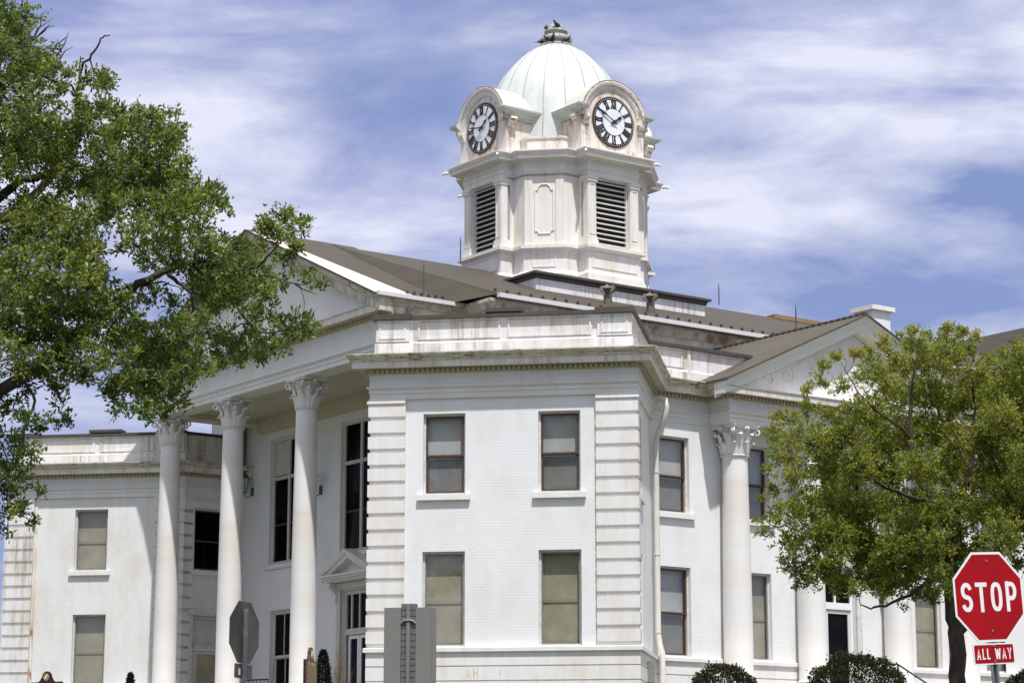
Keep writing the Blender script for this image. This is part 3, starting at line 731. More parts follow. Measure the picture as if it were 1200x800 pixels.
def rake(name_mat, axis, plane, a0, a1, zc, zapex, over, k=1.0):
    """raking cornice of a gable: profile keeps vertical, mitred at the apex"""
    rk = [(.03, -.50 * k), (.06, -.46 * k), (.06, -.40 * k), (over - .17, -.385 * k), (over - .17, -.41 * k), (over - .15, -.41 * k), (over - .14, -.22 * k), (over - .11, -.20 * k), (over - .09, -.17 * k), (over - .05, -.07 * k), (over - .01, -.03 * k), (over, -.025 * k), (over, .0), (0, .03)]
    mid = (a0 + a1) / 2; rows = []
    for t, z in ((a0, zc), (mid, zapex), (a1, zc)):
        rows.append([((t, plane - o, z + dz) if axis == 'p' else (plane - o, t, z + dz)) for o, dz in rk])
    mb = MB()
    for r1, r2 in zip(rows[:-1], rows[1:]):
        for i in range(len(rk) - 1):
            qd = (r1[i], r2[i], r2[i + 1], r1[i + 1]); mb.quad(*(qd if axis == 'p' else qd[::-1]))
    for r in (rows[0], rows[-1]): mb.poly(r)
    return hb(mb, 'raking_cornice', name_mat)
qc = (q0 + q1) / 2
fe0, fe1 = q0 - .62, q1 + .62
rake('cornice', 'q', FE, fe0, fe1, 14.96, 18.48, .66, 1.25)
mb = MB(); mb.poly([(FE + .0, q0 - .3, 14.7), (FE + .0, q1 + .3, 14.7), (FE, qc, 18.25)][::-1]); tym = hb(mb, 'tympanum', 'frieze')
# ---- side gable
SZ, SA = 11.88, 14.38
rake('trim', 'p', QF, PL - .58, PR2 + .58, SZ, SA, .60, 1.0)
mb = MB(); mb.poly([(PL - .3, QF, 11.7), (PR2 + .3, QF, 11.7), (PC, QF, 14.25)]); tym = hb(mb, 'tympanum', 'stone')
rl = MB()
def spiral(cx, cz, r, turns, s, start):
    return [(cx + s * r * (1 - i / 26) * cos(start + i * turns * 2 * pi / 24), QF - .02, cz + r * (1 - i / 26) * sin(start + i * turns * 2 * pi / 24)) for i in range(24)]
for s in (-1, 1):
    for cx, cz, r, t, st in ((3.4, 12.15, .2, 1.3, 0), (2.7, 12.35, .28, 1.4, 2), (1.95, 12.55, .34, 1.4, .5), (1.3, 12.95, .34, 1.3, 3), (.75, 13.3, .26, 1.2, 1)):
        rl.tube(spiral(PC + s * cx, cz, r, t, s, st), [.014 - .0003 * i for i in range(24)], 5)
    rl.tube([(PC + s * (.45 + .16 * sin(i * .9)), QF - .02, 12.1 + i * .17) for i in range(9)], .02, 5)
rl.lathe([(.01, 12.2), (.28, 12.4), (.34, 12.8), (.28, 13.2), (.01, 13.4)], 16, (PC, QF + .26)); hb(rl, 'relief_pattern', 'stone', tym)

# ---- roofs
def roof(pts, mat, t=.06, parent=None, name='roof'):
    mb = MB(); mb.poly(pts); lo = [(x, y, z - t) for x, y, z in pts]; mb.poly(lo[::-1])
    n = len(pts)
    for i in range(n): mb.quad(lo[i], lo[(i + 1) % n], pts[(i + 1) % n], pts[i])
    return hb(mb, name, mat, parent)
sg = (SA - SZ) / (PC - PL + .58)
for s in (-1, 1):
    e = PC + s * (PC - PL + .62)
    pts = [(PC, QF - .64, SA + .04), (PC, 9.2, SA + .04), (e, 9.2, SZ + .02), (e, QF - .64, SZ + .02)]
    roof(pts if s > 0 else pts[::-1], 'roofx')
mb = MB(); 
for i in range(28): mb.box((PC - .07, 1.55 + i * .27, SA + .03), (PC + .07, 1.55 + i * .27 + .17, SA + .09))
hb(mb, 'ridge_cap', 'coping')
# front gable roof
RZ = 18.5; fs = (18.5 - 14.98) / (qc - fe0)
for s in (-1, 1):
    e = fe0 - .02 if s < 0 else fe1 + .02
    pts = [(FE - .7, e, 14.98), (2.2, e, 14.98), (2.2, qc, RZ), (FE - .7, qc, RZ)]
    roof(pts if s < 0 else pts[::-1], 'roof')
zf = lambda q: RZ - fs * (qc - q) + .012
roof([(FE - .68, fe0 + .02, zf(fe0 + .02)), (-.35, fe0 + .02, zf(fe0 + .02)), (FE - .35, qc - .6, zf(qc - .6)), (FE - .68, qc - .4, zf(qc - .4))], 'whiteroof', .008, None, 'roof_flashing')
gt = MB(); gt.box((FE - .62, fe0 - .13, 14.90), (1.45, fe0 - .0, 15.02)); hb(gt, 'gutter', 'gutter')
# main roof
ME = 8.1; MZ = 15.08; RP0, RP1 = 1.3, 33.5
MRZ = 18.45
ms = (MRZ - MZ) / (QC - ME)
for s in (-1, 1):
    e = QC + s * (QC - ME)
    pts = [(RP0, e, MZ), (RP1, e, MZ), (RP1, QC, MRZ), (RP0, QC, MRZ)]
    roof(pts if s < 0 else pts[::-1], 'roof', .1)
zm = lambda q: MRZ - ms * abs(QC - q)
mb = MB()
mb.poly([(RP0 + .01, ME + .01, MZ - .02), (RP0 + .01, QC, MRZ - .02), (RP0 - .12, QC - .3, zf(QC - .3)), (RP0 - .55, 9.75, zf(9.75))]); hb(mb, 'roof_verge', 'roof')
mb = MB(); mb.box((0, 0, GZ), (.045, .1, GZ + .11)); guard = None
for gx, gy, gz_ in [(RP0 + .3 + i * .45, ME + .5, zm(ME + .5)) for i in range(40)] + [(-.55 + i * .26, fe0 + .42, zf(fe0 + .42)) for i in range(8)]:
    if guard is None: guard = hb(mb, 'snow_guard', 'coping'); o = guard
    else: o = guard.copy(); COL.objects.link(o); o.parent = HOUSE
    o.location = (gx, gy, gz_ - GZ)
mb = MB(); mb.box((RP0, ME - .14, MZ - .13), (RP1, ME - .004, MZ - .0)); hb(mb, 'gutter', 'gutter')
# upper wall of the main block with its cornice
UPW = 8.85; UPF = 2 * QC - UPW
mpath = [(RP0 + .45, UPF), (RP0 + .45, 25.6), (2.52, 25.6), (2.52, 9.6), (RP0 + .45, 9.6), (RP0 + .45, UPW), (RP1, UPW)]
wM = Wall((RP0 + .45, UPW), (RP1, UPW)); hb(wM.panel(11.9, 14.6, []), 'upper_wall', 'frieze')
wM2 = Wall((RP0 + .45, 10.3), (RP0 + .45, UPW)); hb(wM2.panel(11.9, 14.9, []), 'upper_wall', 'moldy')
hb(MB().sweep([(RP0 + .45, 10.0), (RP0 + .45, UPW), (RP1, UPW)], [(.0, 14.0), (.05, 14.02), (.05, 14.2), (.1, 14.24), (.1, 14.34), (.42, 14.36), (.42, 14.33), (.45, 14.33), (.46, 14.62), (.5, 14.64), (.62, 14.86), (.62, 14.96), (0, 15.0)]), 'cornice', 'cornice')
hb(MB().sweep([(RP0 + .45, UPF), (RP1, UPF)][::-1], [(0, 11.9), (0, 14.9), (.6, 14.95)]), 'upper_wall', 'frieze')
mb = MB(); mb.poly([(RP0 + .47, UPF, 12), (RP0 + .47, 24.9, 12), (RP0 + .47, 24.9, 15.1), (RP0 + .47, UPF, 15.0)]); hb(mb, 'upper_wall', 'frieze')
mb = MB(); mb.box((20.9, QC - .35, zm(QC - .35) + .02), (23.5, QC + .1, MRZ + .06)); hb(mb, 'ridge_board', 'board')
# roof box carrying the tower
px0, px1, pq0, pq1, pz = 5.95, 13.2, 12.4, 2 * QC - 12.4, 17.1
mb = MB(); mb.sweep([(px0, pq1), (px0, pq0), (px1, pq0), (px1, pq1)], [(0, 15.2), (0, pz)], closed=True); mb.poly([(px0, pq0, pz), (px1, pq0, pz), (px1, pq1, pz), (px0, pq1, pz)])
tb = hb(mb, 'roof_box', 'parapet')
hb(MB().sweep([(px0, pq1), (px0, pq0), (px1, pq0), (px1, pq1)], [(.004, pz - .12), (.04, pz - .11), (.06, pz + .002), (.16, pz + .02), (.16, pz + .10), (-.4, pz + .15)], closed=True), 'coping', 'coping', tb)
# chimney on the far slope
mb = MB(); cpx, cq = 18.45, 9.6; mb.box((cpx - .42, cq - .42, 14.5), (cpx + .42, cq + .42, 16.9)); ch = hb(mb, 'chimney', 'brick')
mb = MB(); mb.box((cpx - .55, cq - .55, 16.902), (cpx + .55, cq + .55, 17.06)); hb(mb, 'chimney_cap', 'stone', ch)
# roof of the rear cross wing
rq = 12.0
x0, x1, y0, y1, xr, ya, yb = 29.35, 46.0, 8.0, 27.2, 32.55, 11.6, 23.6
roof([(x0, y0, 15.3), (x0, y1, 15.3), (xr, yb, 19.05), (xr, ya, 19.05)][::-1], 'roof'); roof([(x0, y0, 15.3), (x1, y0, 15.3), (x1, ya, 18.75), (xr, ya, 19.05)], 'roof'); roof([(x0, y1, 15.3), (xr, yb, 19.05), (x1, yb, 18.75), (x1, y1, 15.3)], 'roof'); roof([(xr, ya, 19.05), (x1, ya, 18.75), (x1, yb, 18.75), (xr, yb, 19.05)], 'roof')
mb = MB(); mb.box((x0 + .4, y0 + .4, 1.9), (x1 - .4, y1 - .4, 15.22)); hb(mb, 'wall', 'brick')
mb = MB(); mb.hexa([(xr + .6, ya - .1, 19.03), (x1, ya - .1, 18.74), (x1, ya + .3, 18.74), (xr + .6, ya + .3, 19.03), (xr + .6, ya - .1, 19.17), (x1, ya - .1, 18.95), (x1, ya + .3, 18.95), (xr + .6, ya + .3, 19.17)]); hb(mb, 'roof_flashing', 'gutter')

# ---- roof vents and lightning rods
for vp, vq in ((7.5, 10.6), (8.95, 10.2)):
    zb = zm(vq) - .1; mb = MB(); mb.lathe([(.15, zb), (.14, zb + .42)], 14, (vp, vq))
    o = hb(mb, 'roof_vent', 'ventmetal'); hd = MB()
    for a in range(4):
        d = Vector((cos(a * pi / 2 + .78), sin(a * pi / 2 + .78), 0)); t = Vector((-d.y, d.x, 0)); c = Vector((vp, vq, zb + .42))
        hd.add([c + d * .05 + t * -.05, c + d * .05 + t * .05, c + d * .27 + t * .15 + Vector((0, 0, .18)), c + d * .27 + t * -.15 + Vector((0, 0, .18)), c + d * .20 + Vector((0, 0, .32)), c + Vector((0, 0, .30))],
               [(0, 1, 2, 3), (3, 2, 4), (1, 5, 4, 2), (0, 3, 4, 5)])
    hb(hd, 'vent_hood', 'ventmetal', o)
for rp, rq_, rz, h in ((6.55, QC, 18.6, .9), (FE + .5, 8.9, 14.9, 1.0), (18.4, QC, 18.6, .85), (PC, 4.6, 14.4, .85), (cpx, cq, 16.8, .5), (2.3, 25.0, 13.0, .9)):
    mb = MB(); mb.tube([(rp, rq_, rz), (rp, rq_, rz + h * .8), (rp, rq_, rz + h)], [.022, .02, .006], 6); hb(mb, 'lightning_rod', 'rod')

# ---- downspout, meter box, faded lettering
mb = MB(); c0 = LX(.32, 4.0); c1 = LX(.25, 3.92)
mb.tube([LX(.2, 3.9) + (11.28,), LX(.42, 3.85) + (11.22,), LX(.46, 3.84) + (11.0,), LX(.34, 3.95) + (10.6,), LX(.16, 4.08) + (10.25,), LX(.12, 4.1) + (9.9,), LX(.12, 4.1) + (4.75,), LX(.16, 4.06) + (4.45,), LX(.24, 3.98) + (4.2,), LX(.24, 3.98) + (2.0,)], .085, 12)
o = hb(mb, 'downspout', 'pipe'); mb = MB()
for z in (9.2, 6.9, 4.75): mb.lathe([(.098, z), (.098, z + .05)], 12, LX(.12, 4.1))
hb(mb, 'pipe_strap', 'pipe', o)
mb = MB(); wR.box(mb, 1.75, 2.35, .055, .2, 3.3, 3.85); hb(mb, 'meter_box', 'box')

# ------------------------------------------------------------------ CLOCK TOWER (still parts of the courthouse)
TP, TQ = 10.75, 17.6
def cross(R1, w1, R2, w2):
    q = [(-w2, -R2), (-w1, -R2), (-w1, -R1), (w1, -R1), (w1, -R2), (w2, -R2)]
    out = []
    for k in range(4):
        c, s = cos(k * pi / 2), sin(k * pi / 2)
        out += [(TP + x * c - y * s, TQ + x * s + y * c) for x, y in q]
    return out
TW = cross(3.28, 1.12, 2.73, 1.73)
hb(MB().sweep(TW, [(.12, 16.9), (.12, 18.0), (.06, 18.1), (.03, 18.13), (.03, 18.82), (.06, 18.86), (.10, 18.9), (.19, 18.91), (.19, 19.02), (-.4, 19.06)], closed=True), 'tower_base', 'tower')
hb(MB().sweep(cross(3.0, 1.12, 2.73, 1.73), [(0, 19.0), (0, 21.6)], closed=True), 'belfry_wall', 'tower')
hb(MB().sweep(TW, [(-.3, 21.5), (.0, 21.5), (.0, 21.68), (.025, 21.69), (.025, 21.82), (.06, 21.84), (.06, 21.88), (.02, 21.9), (.02, 22.02), (.08, 22.06), (.10, 22.10), (.34, 22.11), (.34, 22.09), (.36, 22.09), (.365, 22.2), (.39, 22.22), (.43, 22.3), (.45, 22.31), (.45, 22.36), (-.6, 22.42)], closed=True), 'tower_cornice', 'tower')
def tw(k):           # wall frame of tower face k (0 = side facade, 3 = entrance side)
    a = k * pi / 2; c, s = cos(a), sin(a)
    return Wall((TP - 1.12 * c + 0 * s, TQ - 1.12 * s), (TP + 1.12 * c, TQ + 1.12 * s))
for k in range(4):
    w = tw(k); R = 3.28; U = 1.12
    for s in (-1, 1):                                            # panelled corner piers
        mb = MB(); u0, u1 = (U - 1.12, U - .76) if s < 0 else (U + .76, U + 1.12)
        w.box(mb, u0, u1, R - .4, R - .02, 19.0, 21.5); w.box(mb, u0 - .05, u1 + .05, R - .42, R + .05, 19.05, 19.2); w.box(mb, u0 - .03, u1 + .03, R - .41, R + .02, 19.2, 19.34)
        w.box(mb, u0 - .03, u1 + .03, R - .41, R + .03, 21.3, 21.36); w.box(mb, u0 - .06, u1 + .06, R - .41, R + .06, 21.4, 21.498); w.box(mb, u0 - .04, u1 + .04, R - .41, R + .04, 21.36, 21.4)
        frame_rect(w, mb, u0 + .05, u1 - .05, 19.42, 21.24, .04, R - .03, R + .0); pr = hb(mb, 'corner_pier', 'tower')
    lv = MB(); frame_rect(w, lv, U - .74, U + .74, 19.06, 21.49, .05, R - .36, R - .16)
    fr = hb(lv, 'belfry_louver', 'louver')
    sl = MB(); z = 19.14; n = 0
    while z < 21.36:
        sl.hexa([w.pt(U - .69, R - .18, z), w.pt(U + .69, R - .18, z), w.pt(U + .69, R - .33, z + .10), w.pt(U - .69, R - .33, z + .10), w.pt(U - .69, R - .17, z + .025), w.pt(U + .69, R - .17, z + .025), w.pt(U + .69, R - .32, z + .125), w.pt(U - .69, R - .32, z + .125)]); z += .182
    hb(sl, 'slats', 'louver', fr)
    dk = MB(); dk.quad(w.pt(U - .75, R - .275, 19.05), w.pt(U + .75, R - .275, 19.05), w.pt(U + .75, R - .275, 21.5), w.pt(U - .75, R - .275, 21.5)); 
    hb(dk, 'dark_interior', 'dark', fr)
    pn = MB(); frame_rect(w, pn, U - .98, U + .98, 18.24, 18.78, .04, R + .028, R + .055); hb(pn, 'base_panel', 'tower')
    # chamfer: sunk panel with lobed ends and a pier strip on each side
    ca = (k + .5) * pi / 2; 
    a = Vector((-1.73, -2.73)); b = Vector((-2.73, -1.73))
    rot = lambda v: (TP + v.x * cos(k * pi / 2) - v.y * sin(k * pi / 2), TQ + v.x * sin(k * pi / 2) + v.y * cos(k * pi / 2))
    wc = Wall(rot(b), rot(a)); L = wc.len; c0 = L / 2
    st = MB(); wc.box(st, .02, .30, .0, .05, 19.06, 21.5); wc.box(st, L - .30, L - .02, .0, .05, 19.06, 21.5); hb(st, 'chamfer_strip', 'tower')
    lp = MB(); ox = [(-.32, 19.55), (-.24, 19.55), (-.2, 19.45), (.2, 19.45), (.24, 19.55), (.32, 19.55), (.32, 21.0), (.24, 21.0), (.2, 21.12), (.1, 21.2), (-.1, 21.2), (-.2, 21.12), (-.24, 21.0), (-.32, 21.0)]
    lp.tube([wc.pt(c0 + x, .01, z) for x, z in ox + ox[:1]], .028, 6, cap=False, smooth=False); hb(lp, 'chamfer_panel', 'tower')
    lp = MB(); frame_rect(wc, lp, c0 - .4, c0 + .4, 18.26, 18.74, .035, .028, .05); hb(lp, 'base_panel', 'tower')
    # spouts on the cornice corners
    for s in (-1, 1):
        g = MB(); p0 = Vector(w.pt(U + s * 1.5, 3.68, 22.2)); p1 = Vector(w.pt(U + s * 1.72, 3.9, 22.2))
        d = (p1 - p0).normalized(); g.tube([p0, p0 + d * .07 + Vector((0, 0, -.01)), p0 + d * .15 + Vector((0, 0, .0)), p0 + d * .22 + Vector((0, 0, -.04)), p0 + d * .26 + Vector((0, 0, -.08))], [.05, .055, .045, .032, .01], 7)
        g.tube([p0 + d * .15, p0 + d * .21 + Vector((0, 0, -.10))], [.025, .01], 6); hb(g, 'lion_spout', 'tower')
# low wall between the clock hoods
hb(MB().sweep(cross(2.95, 1.12, 2.62, 1.78), [(0, 22.38), (0, 22.86), (.05, 22.88), (.05, 22.94), (-.3, 22.96)], closed=True), 'attic_wall', 'rusty')
# dome with standing seams
prof = [(2.62, 22.4), (2.6, 23.3), (2.55, 24.0), (2.46, 24.6), (2.35, 25.1), (2.18, 25.55), (1.96, 25.95), (1.7, 26.28), (1.42, 26.58), (1.12, 26.85), (.82, 27.05), (.58, 27.18), (.45, 27.22)]
dm = MB(); dm.lathe(prof, 48, (TP, TQ)); dome = hb(dm, 'dome', 'dome'); seam = MB()
for k in range(20):
    a = 2 * pi * (k + .35) / 20; seam.tube([(TP + (r + .004) * cos(a), TQ + (r + .004) * sin(a), z) for r, z in prof], .019, 4)
hb(seam, 'standing_seams', 'seam', dome)
fn = MB(); fn.lathe([(.60, 27.14), (.64, 27.2), (.62, 27.25), (.50, 27.28), (.47, 27.33), (.53, 27.38), (.57, 27.46), (.54, 27.55), (.42, 27.62), (.36, 27.66), (.38, 27.72), (.43, 27.76), (.42, 27.82), (.34, 27.85), (.32, 27.92), (.28, 28.0), (.18, 28.07), (.06, 28.1), (.0, 28.1)], 24, (TP, TQ)); fin = hb(fn, 'finial', 'finial')
fn = MB()
for k in range(16):
    a = 2 * pi * k / 16; fn.tube([(TP + .53 * cos(a), TQ + .53 * sin(a), 27.38), (TP + .585 * cos(a), TQ + .585 * sin(a), 27.47), (TP + .5 * cos(a), TQ + .5 * sin(a), 27.58)], .03, 5)
hb(fn, 'gadroon_ring', 'finial', fin)

ROM = ['XII', 'I', 'II', 'III', 'IIII', 'V', 'VI', 'VII', 'VIII', 'IX', 'X', 'XI']
def strokes(mb, segs, fn, wd, t0, t1):
    for (x0, y0), (x1, y1), ww in segs:
        d = Vector((x1 - x0, y1 - y0)); L = d.length; d /= L; n = Vector((-d.y, d.x)) * (wd * ww / 2)
        pts = [(x0 + n.x, y0 + n.y), (x1 + n.x, y1 + n.y), (x1 - n.x, y1 - n.y), (x0 - n.x, y0 - n.y)]
        mb.prism(pts[::-1], fn, t0, t1)
def clock(k, hh, mm):
    w = tw(k); U = 1.12; R = 3.26; zc = 23.57; hw = 1.38; ra = 1.385
    # block with round head
    ol = [(-hw, 22.4), (hw, 22.4), (hw, zc)] + [(ra * .985 * cos(t), zc + ra * .985 * sin(t)) for t in [pi * i / 28 for i in range(1, 28)]] + [(-hw, zc)]
    mb = MB(); mb.prism(ol, lambda a, b, t: w.pt(U + a, t, b), 1.6, R); blk = hb(mb, 'clock_block', 'rusty')
    # barrel hood and its moulded front
    hp = [(ra + .0, R - .02), (ra + .02, R + .05), (ra + .06, R + .08), (ra + .06, R + .14), (ra + .0, R + .15), (ra - .08, R + .13), (ra - .11, R + .08), (ra - .2, R + .07), (ra - .28, R + .03), (ra - .3, R - .01)]
    mb = MB(); rows = []
    for i in range(37):
        t = pi * i / 36; rows.append([w.pt(U + r * cos(t), o, zc + .03 + r * sin(t)) for r, o in hp])
    n = len(hp)
    mb.add([p for r in rows for p in r], [(i * n + j, (i + 1) * n + j, (i + 1) * n + j + 1, i * n + j + 1) for i in range(36) for j in range(n - 1)], False)
    hb(mb, 'hood_moulding', 'rusty' if k == 0 else 'tower', blk)
    mb = MB(); rows = [[w.pt(U + (ra + .045) * cos(pi * i / 36), o, zc + .03 + (ra + .045) * sin(pi * i / 36)) for o in (R + .13, 2.6, 1.3)] for i in range(37)]
    mb.add([p for r in rows for p in r], [(i * 3 + j, i * 3 + j + 1, (i + 1) * 3 + j + 1, (i + 1) * 3 + j) for i in range(36) for j in range(2)], True); hb(mb, 'barrel_hood', 'verdigris', blk)
    mb = MB(); mb.tube([w.pt(U + (ra + .065) * cos(pi * i / 40), R + .13, zc + .03 + (ra + .065) * sin(pi * i / 40)) for i in range(41)], .022, 5); hb(mb, 'rusty_hood_edge', 'edgerust', blk)
    # side cornices with a scroll bracket below
    for s in (-1, 1):
        e = MB(); z0 = 23.66; a0 = hw - .06
        def sp(o, u): return w.pt(U + s * u, o, 0)[:2]
        path = [sp(R - .02, hw - .12), sp(R - .02, hw), sp(1.6, hw)]
        if s > 0: path = path
        else: path = path[::-1]
        e.sweep(path, [(.0, z0), (.03, z0 + .03), (.1, z0 + .06), (.14, z0 + .13), (.24, z0 + .17), (.30, z0 + .25), (.31, z0 + .31), (-.1, z0 + .38)], caps=True); hb(e, 'hood_cornice', 'verdigris', blk)
        b = MB(); bx = [(.0, 23.66), (.24, 23.66), (.27, 23.58), (.22, 23.5), (.15, 23.46), (.13, 23.36), (.05, 23.32), (0, 23.32)]
        b.prism(bx, lambda a, z, t: w.pt(U + s * (hw + a), t, z), R - .32, R - .06)
        b.prism(bx, lambda a, z, t: w.pt(U + s * (hw - .02 + t), R - .02 + a * .6, z), -.26, -.02); hb(b, 'scroll_bracket', 'rusty', blk)
    # dial
    r = .885; fn = lambda a, b, t: w.pt(U + a, R + t, zc + b)
    circ = lambda rr, n=48: [(rr * cos(2 * pi * i / n), rr * sin(2 * pi * i / n)) for i in range(n)]
    mb = MB(); mb.prism(circ(r + .04), fn, -.04, .035); dial = hb(mb, 'clock_dial', 'dialrust')
    mb = MB(); mb.prism(circ(r), fn, .035, .05); hb(mb, 'dial_rim', 'black', dial)
    mb = MB(); mb.prism(circ(r * .9), fn, .05, .062); 
    for i in range(60):
        a = 2 * pi * i / 60; mb.prism([(r * .955 * cos(a) + .016 * cos(t), r * .955 * sin(a) + .016 * sin(t)) for t in (0, 1.26, 2.51, 3.77, 5.03)], fn, .05, .056)
    hb(mb, 'dial_face', 'dialwhite', dial)
    nm = MB(); r1, r2 = r * .56, r * .91
    for i, num in enumerate(ROM):
        a = pi / 2 - i * pi / 6; up = Vector((cos(a), sin(a))); rt = Vector((sin(a), -cos(a)))
        cw = {'I': .062, 'V': .11, 'X': .11}; tot = sum(cw[c] for c in num); x = -tot / 2
        f2 = lambda p, q, t: fn(rt.x * p + up.x * q, rt.y * p + up.y * q, t)
        for c in num:
            m = x + cw[c] / 2
            if c == 'I': strokes(nm, [((m, r1), (m, r2), 1)], f2, .045, .062, .075)
            if c == 'V': strokes(nm, [((m - .04, r2), (m, r1), 1), ((m + .04, r2), (m, r1), .6)], f2, .045, .062, .0755)
            if c == 'X': strokes(nm, [((m - .045, r2), (m + .045, r1), 1), ((m + .045, r2), (m - .045, r1), .6)], f2, .045, .062, .0765)
            x += cw[c]
        strokes(nm, [((-tot / 2 - .005, r1 + .01), (tot / 2 + .005, r1 + .01), .5), ((-tot / 2 - .005, r2 - .01), (tot / 2 + .005, r2 - .01), .5)], f2, .04, .062, .0745)
    hb(nm, 'numerals', 'black', dial)
    mb = MB(); cin = circ(r * .545, 40); rim = circ(r * .56, 40)
    for i in range(40):
        j = (i + 1) % 40; mb.quad(fn(*cin[i], .068), fn(*cin[j], .068), fn(*rim[j], .068), fn(*rim[i], .068))
    hb(mb, 'inner_ring', 'dialrust', dial)
    for nm_, ang, L, wd in (('minute_hand', mm * 6, r * .86, .07), ('hour_hand', (hh % 12) * 30 + mm * .5, r * .52, .11)):
        a = pi / 2 - radians(ang); up = Vector((cos(a), sin(a))); rt = Vector((sin(a), -cos(a)))
        f2 = lambda p, q, t: fn(rt.x * p + up.x * q, rt.y * p + up.y * q, t)
        z0 = .09 if nm_ == 'hour_hand' else .11
        mb = MB(); mb.prism([(-wd * .3, -.16), (wd * .3, -.16), (wd * .35, 0), (wd * .25, L * .45), (wd * .6, L * .62), (wd * .3, L * .8), (0, L), (-wd * .3, L * .8), (-wd * .6, L * .62), (-wd * .25, L * .45), (-wd * .35, 0)], f2, z0, z0 + .012)
        mb.prism(circ(.065, 14), fn, z0 - .004, z0 + .016); hb(mb, nm_, 'black', dial)
clock(0, 1, 50); clock(3, 1, 47); clock(1, 1, 48); clock(2, 1, 49)

# ------------------------------------------------------------------ wall lanterns (hang on the entrance wall)
def house_pt(p, q, z): 
    return HOUSE.matrix_basis @ Vector((p, q, z - GZ))
HOUSE.rotation_mode = 'XYZ'
HM = Matrix.Translation((r0.x, 60, EYE + GZ)) @ Matrix.Rotation(pi / 4 - YAW, 4, 'Z')
def lantern(q, z, label):
    loc = HM @ Vector((2.5, q, z - .45 - GZ))
    t = thing('wall_lantern', label, 'lantern', loc, pi / 4 - YAW, 'lanterns on the entrance wall')
    arm = MB(); arm.box((-.05, -.07, .12), (-.002, .07, .42)); arm.tube([(-.03, 0, .15), (-.2, 0, .05), (-.34, 0, .12), (-.34, 0, .22)], .018, 6); arm.build('bracket', M['lantern'], t)
    body = MB()
    for a in range(6):
        an = a * pi / 3; body.tube([(-.34 + .09 * cos(an), .09 * sin(an), .22), (-.34 + .15 * cos(an), .15 * sin(an), .72)], .012, 4)
    body.lathe([(.1, .2), (.1, .23)], 6, (-.34, 0), False); body.lathe([(.19, .72), (.17, .76), (.08, .9), (.03, .93), (.04, .97), (.0, 1.02)], 6, (-.34, 0), False)
    body.build('cage', M['lantern'], t)
    g = MB(); g.lathe([(.085, .23), (.14, .72)], 6, (-.34, 0), False); g.build('glass', M['lampglass'], t)
lantern(24.6, 11.2, 'green metal wall lantern between the left column pair, under the cornice end')
lantern(19.95, 10.75, 'green metal wall lantern half hidden behind the column nearest the corner wing')

# ------------------------------------------------------------------ pigeons on the finial
pg = None
spots = [(-1.2, .57, 27.27, 'pigeon at the far left of the lower finial ring'), (-.55, .60, 27.27, 'second pigeon from the left on the lower finial ring'), (-.2, .60, 27.27, 'pigeon in the middle of the lower finial ring'), (.75, .60, 27.27, 'pigeon alone on the right of the lower finial ring'), (-1.35, .37, 27.83, 'pigeon perched on the left of the upper finial ring'), (.1, .34, 27.86, 'pigeon resting against the front of the finial top')]
def pigeon_mesh():
    mb = MB()
    mb.tube([(-.2, 0, .05), (-.12, 0, .08), (-.04, 0, .11), (.05, 0, .14), (.1, 0, .2), (.125, 0, .25)], [.02, .05, .075, .07, .04, .03], 8)
    mb.lathe([(.0, .215), (.032, .235), (.036, .26), (.02, .285), (0, .292)], 8, (.135, 0)); mb.tube([(.165, 0, .255), (.20, 0, .245)], [.012, .003], 5)
    mb.add([(-.16, -.03, .06), (-.16, .03, .06), (-.3, .045, .02), (-.3, -.045, .02), (-.16, -.03, .075), (-.16, .03, .075), (-.3, .045, .03), (-.3, -.045, .03)], [(0, 3, 2, 1), (4, 5, 6, 7), (0, 1, 5, 4), (1, 2, 6, 5), (2, 3, 7, 6), (3, 0, 4, 7)])
    for s in (-1, 1): mb.tube([(.0, s * .03, .06), (.01, s * .03, .0), (.05, s * .03, -.005)], .007, 4)
    return mb
pmesh = None
for a, r, z, lab in spots:
    th_ = radians(-127) + a; loc = HM @ Vector((TP + r * cos(th_), TQ + r * sin(th_), z - GZ))
    if pmesh is None: o = pigeon_mesh().build('pigeon', M['pigeon']); pmesh = o.data
    else: o = bpy.data.objects.new('pigeon', pmesh); COL.objects.link(o)
    o.location = loc; o.rotation_euler = (0, 0, random.uniform(0, 6)); o.scale = (.95, .95, .95); o['label'] = 'dark ' + lab; o['category'] = 'bird'; o['group'] = 'pigeons on the dome finial'
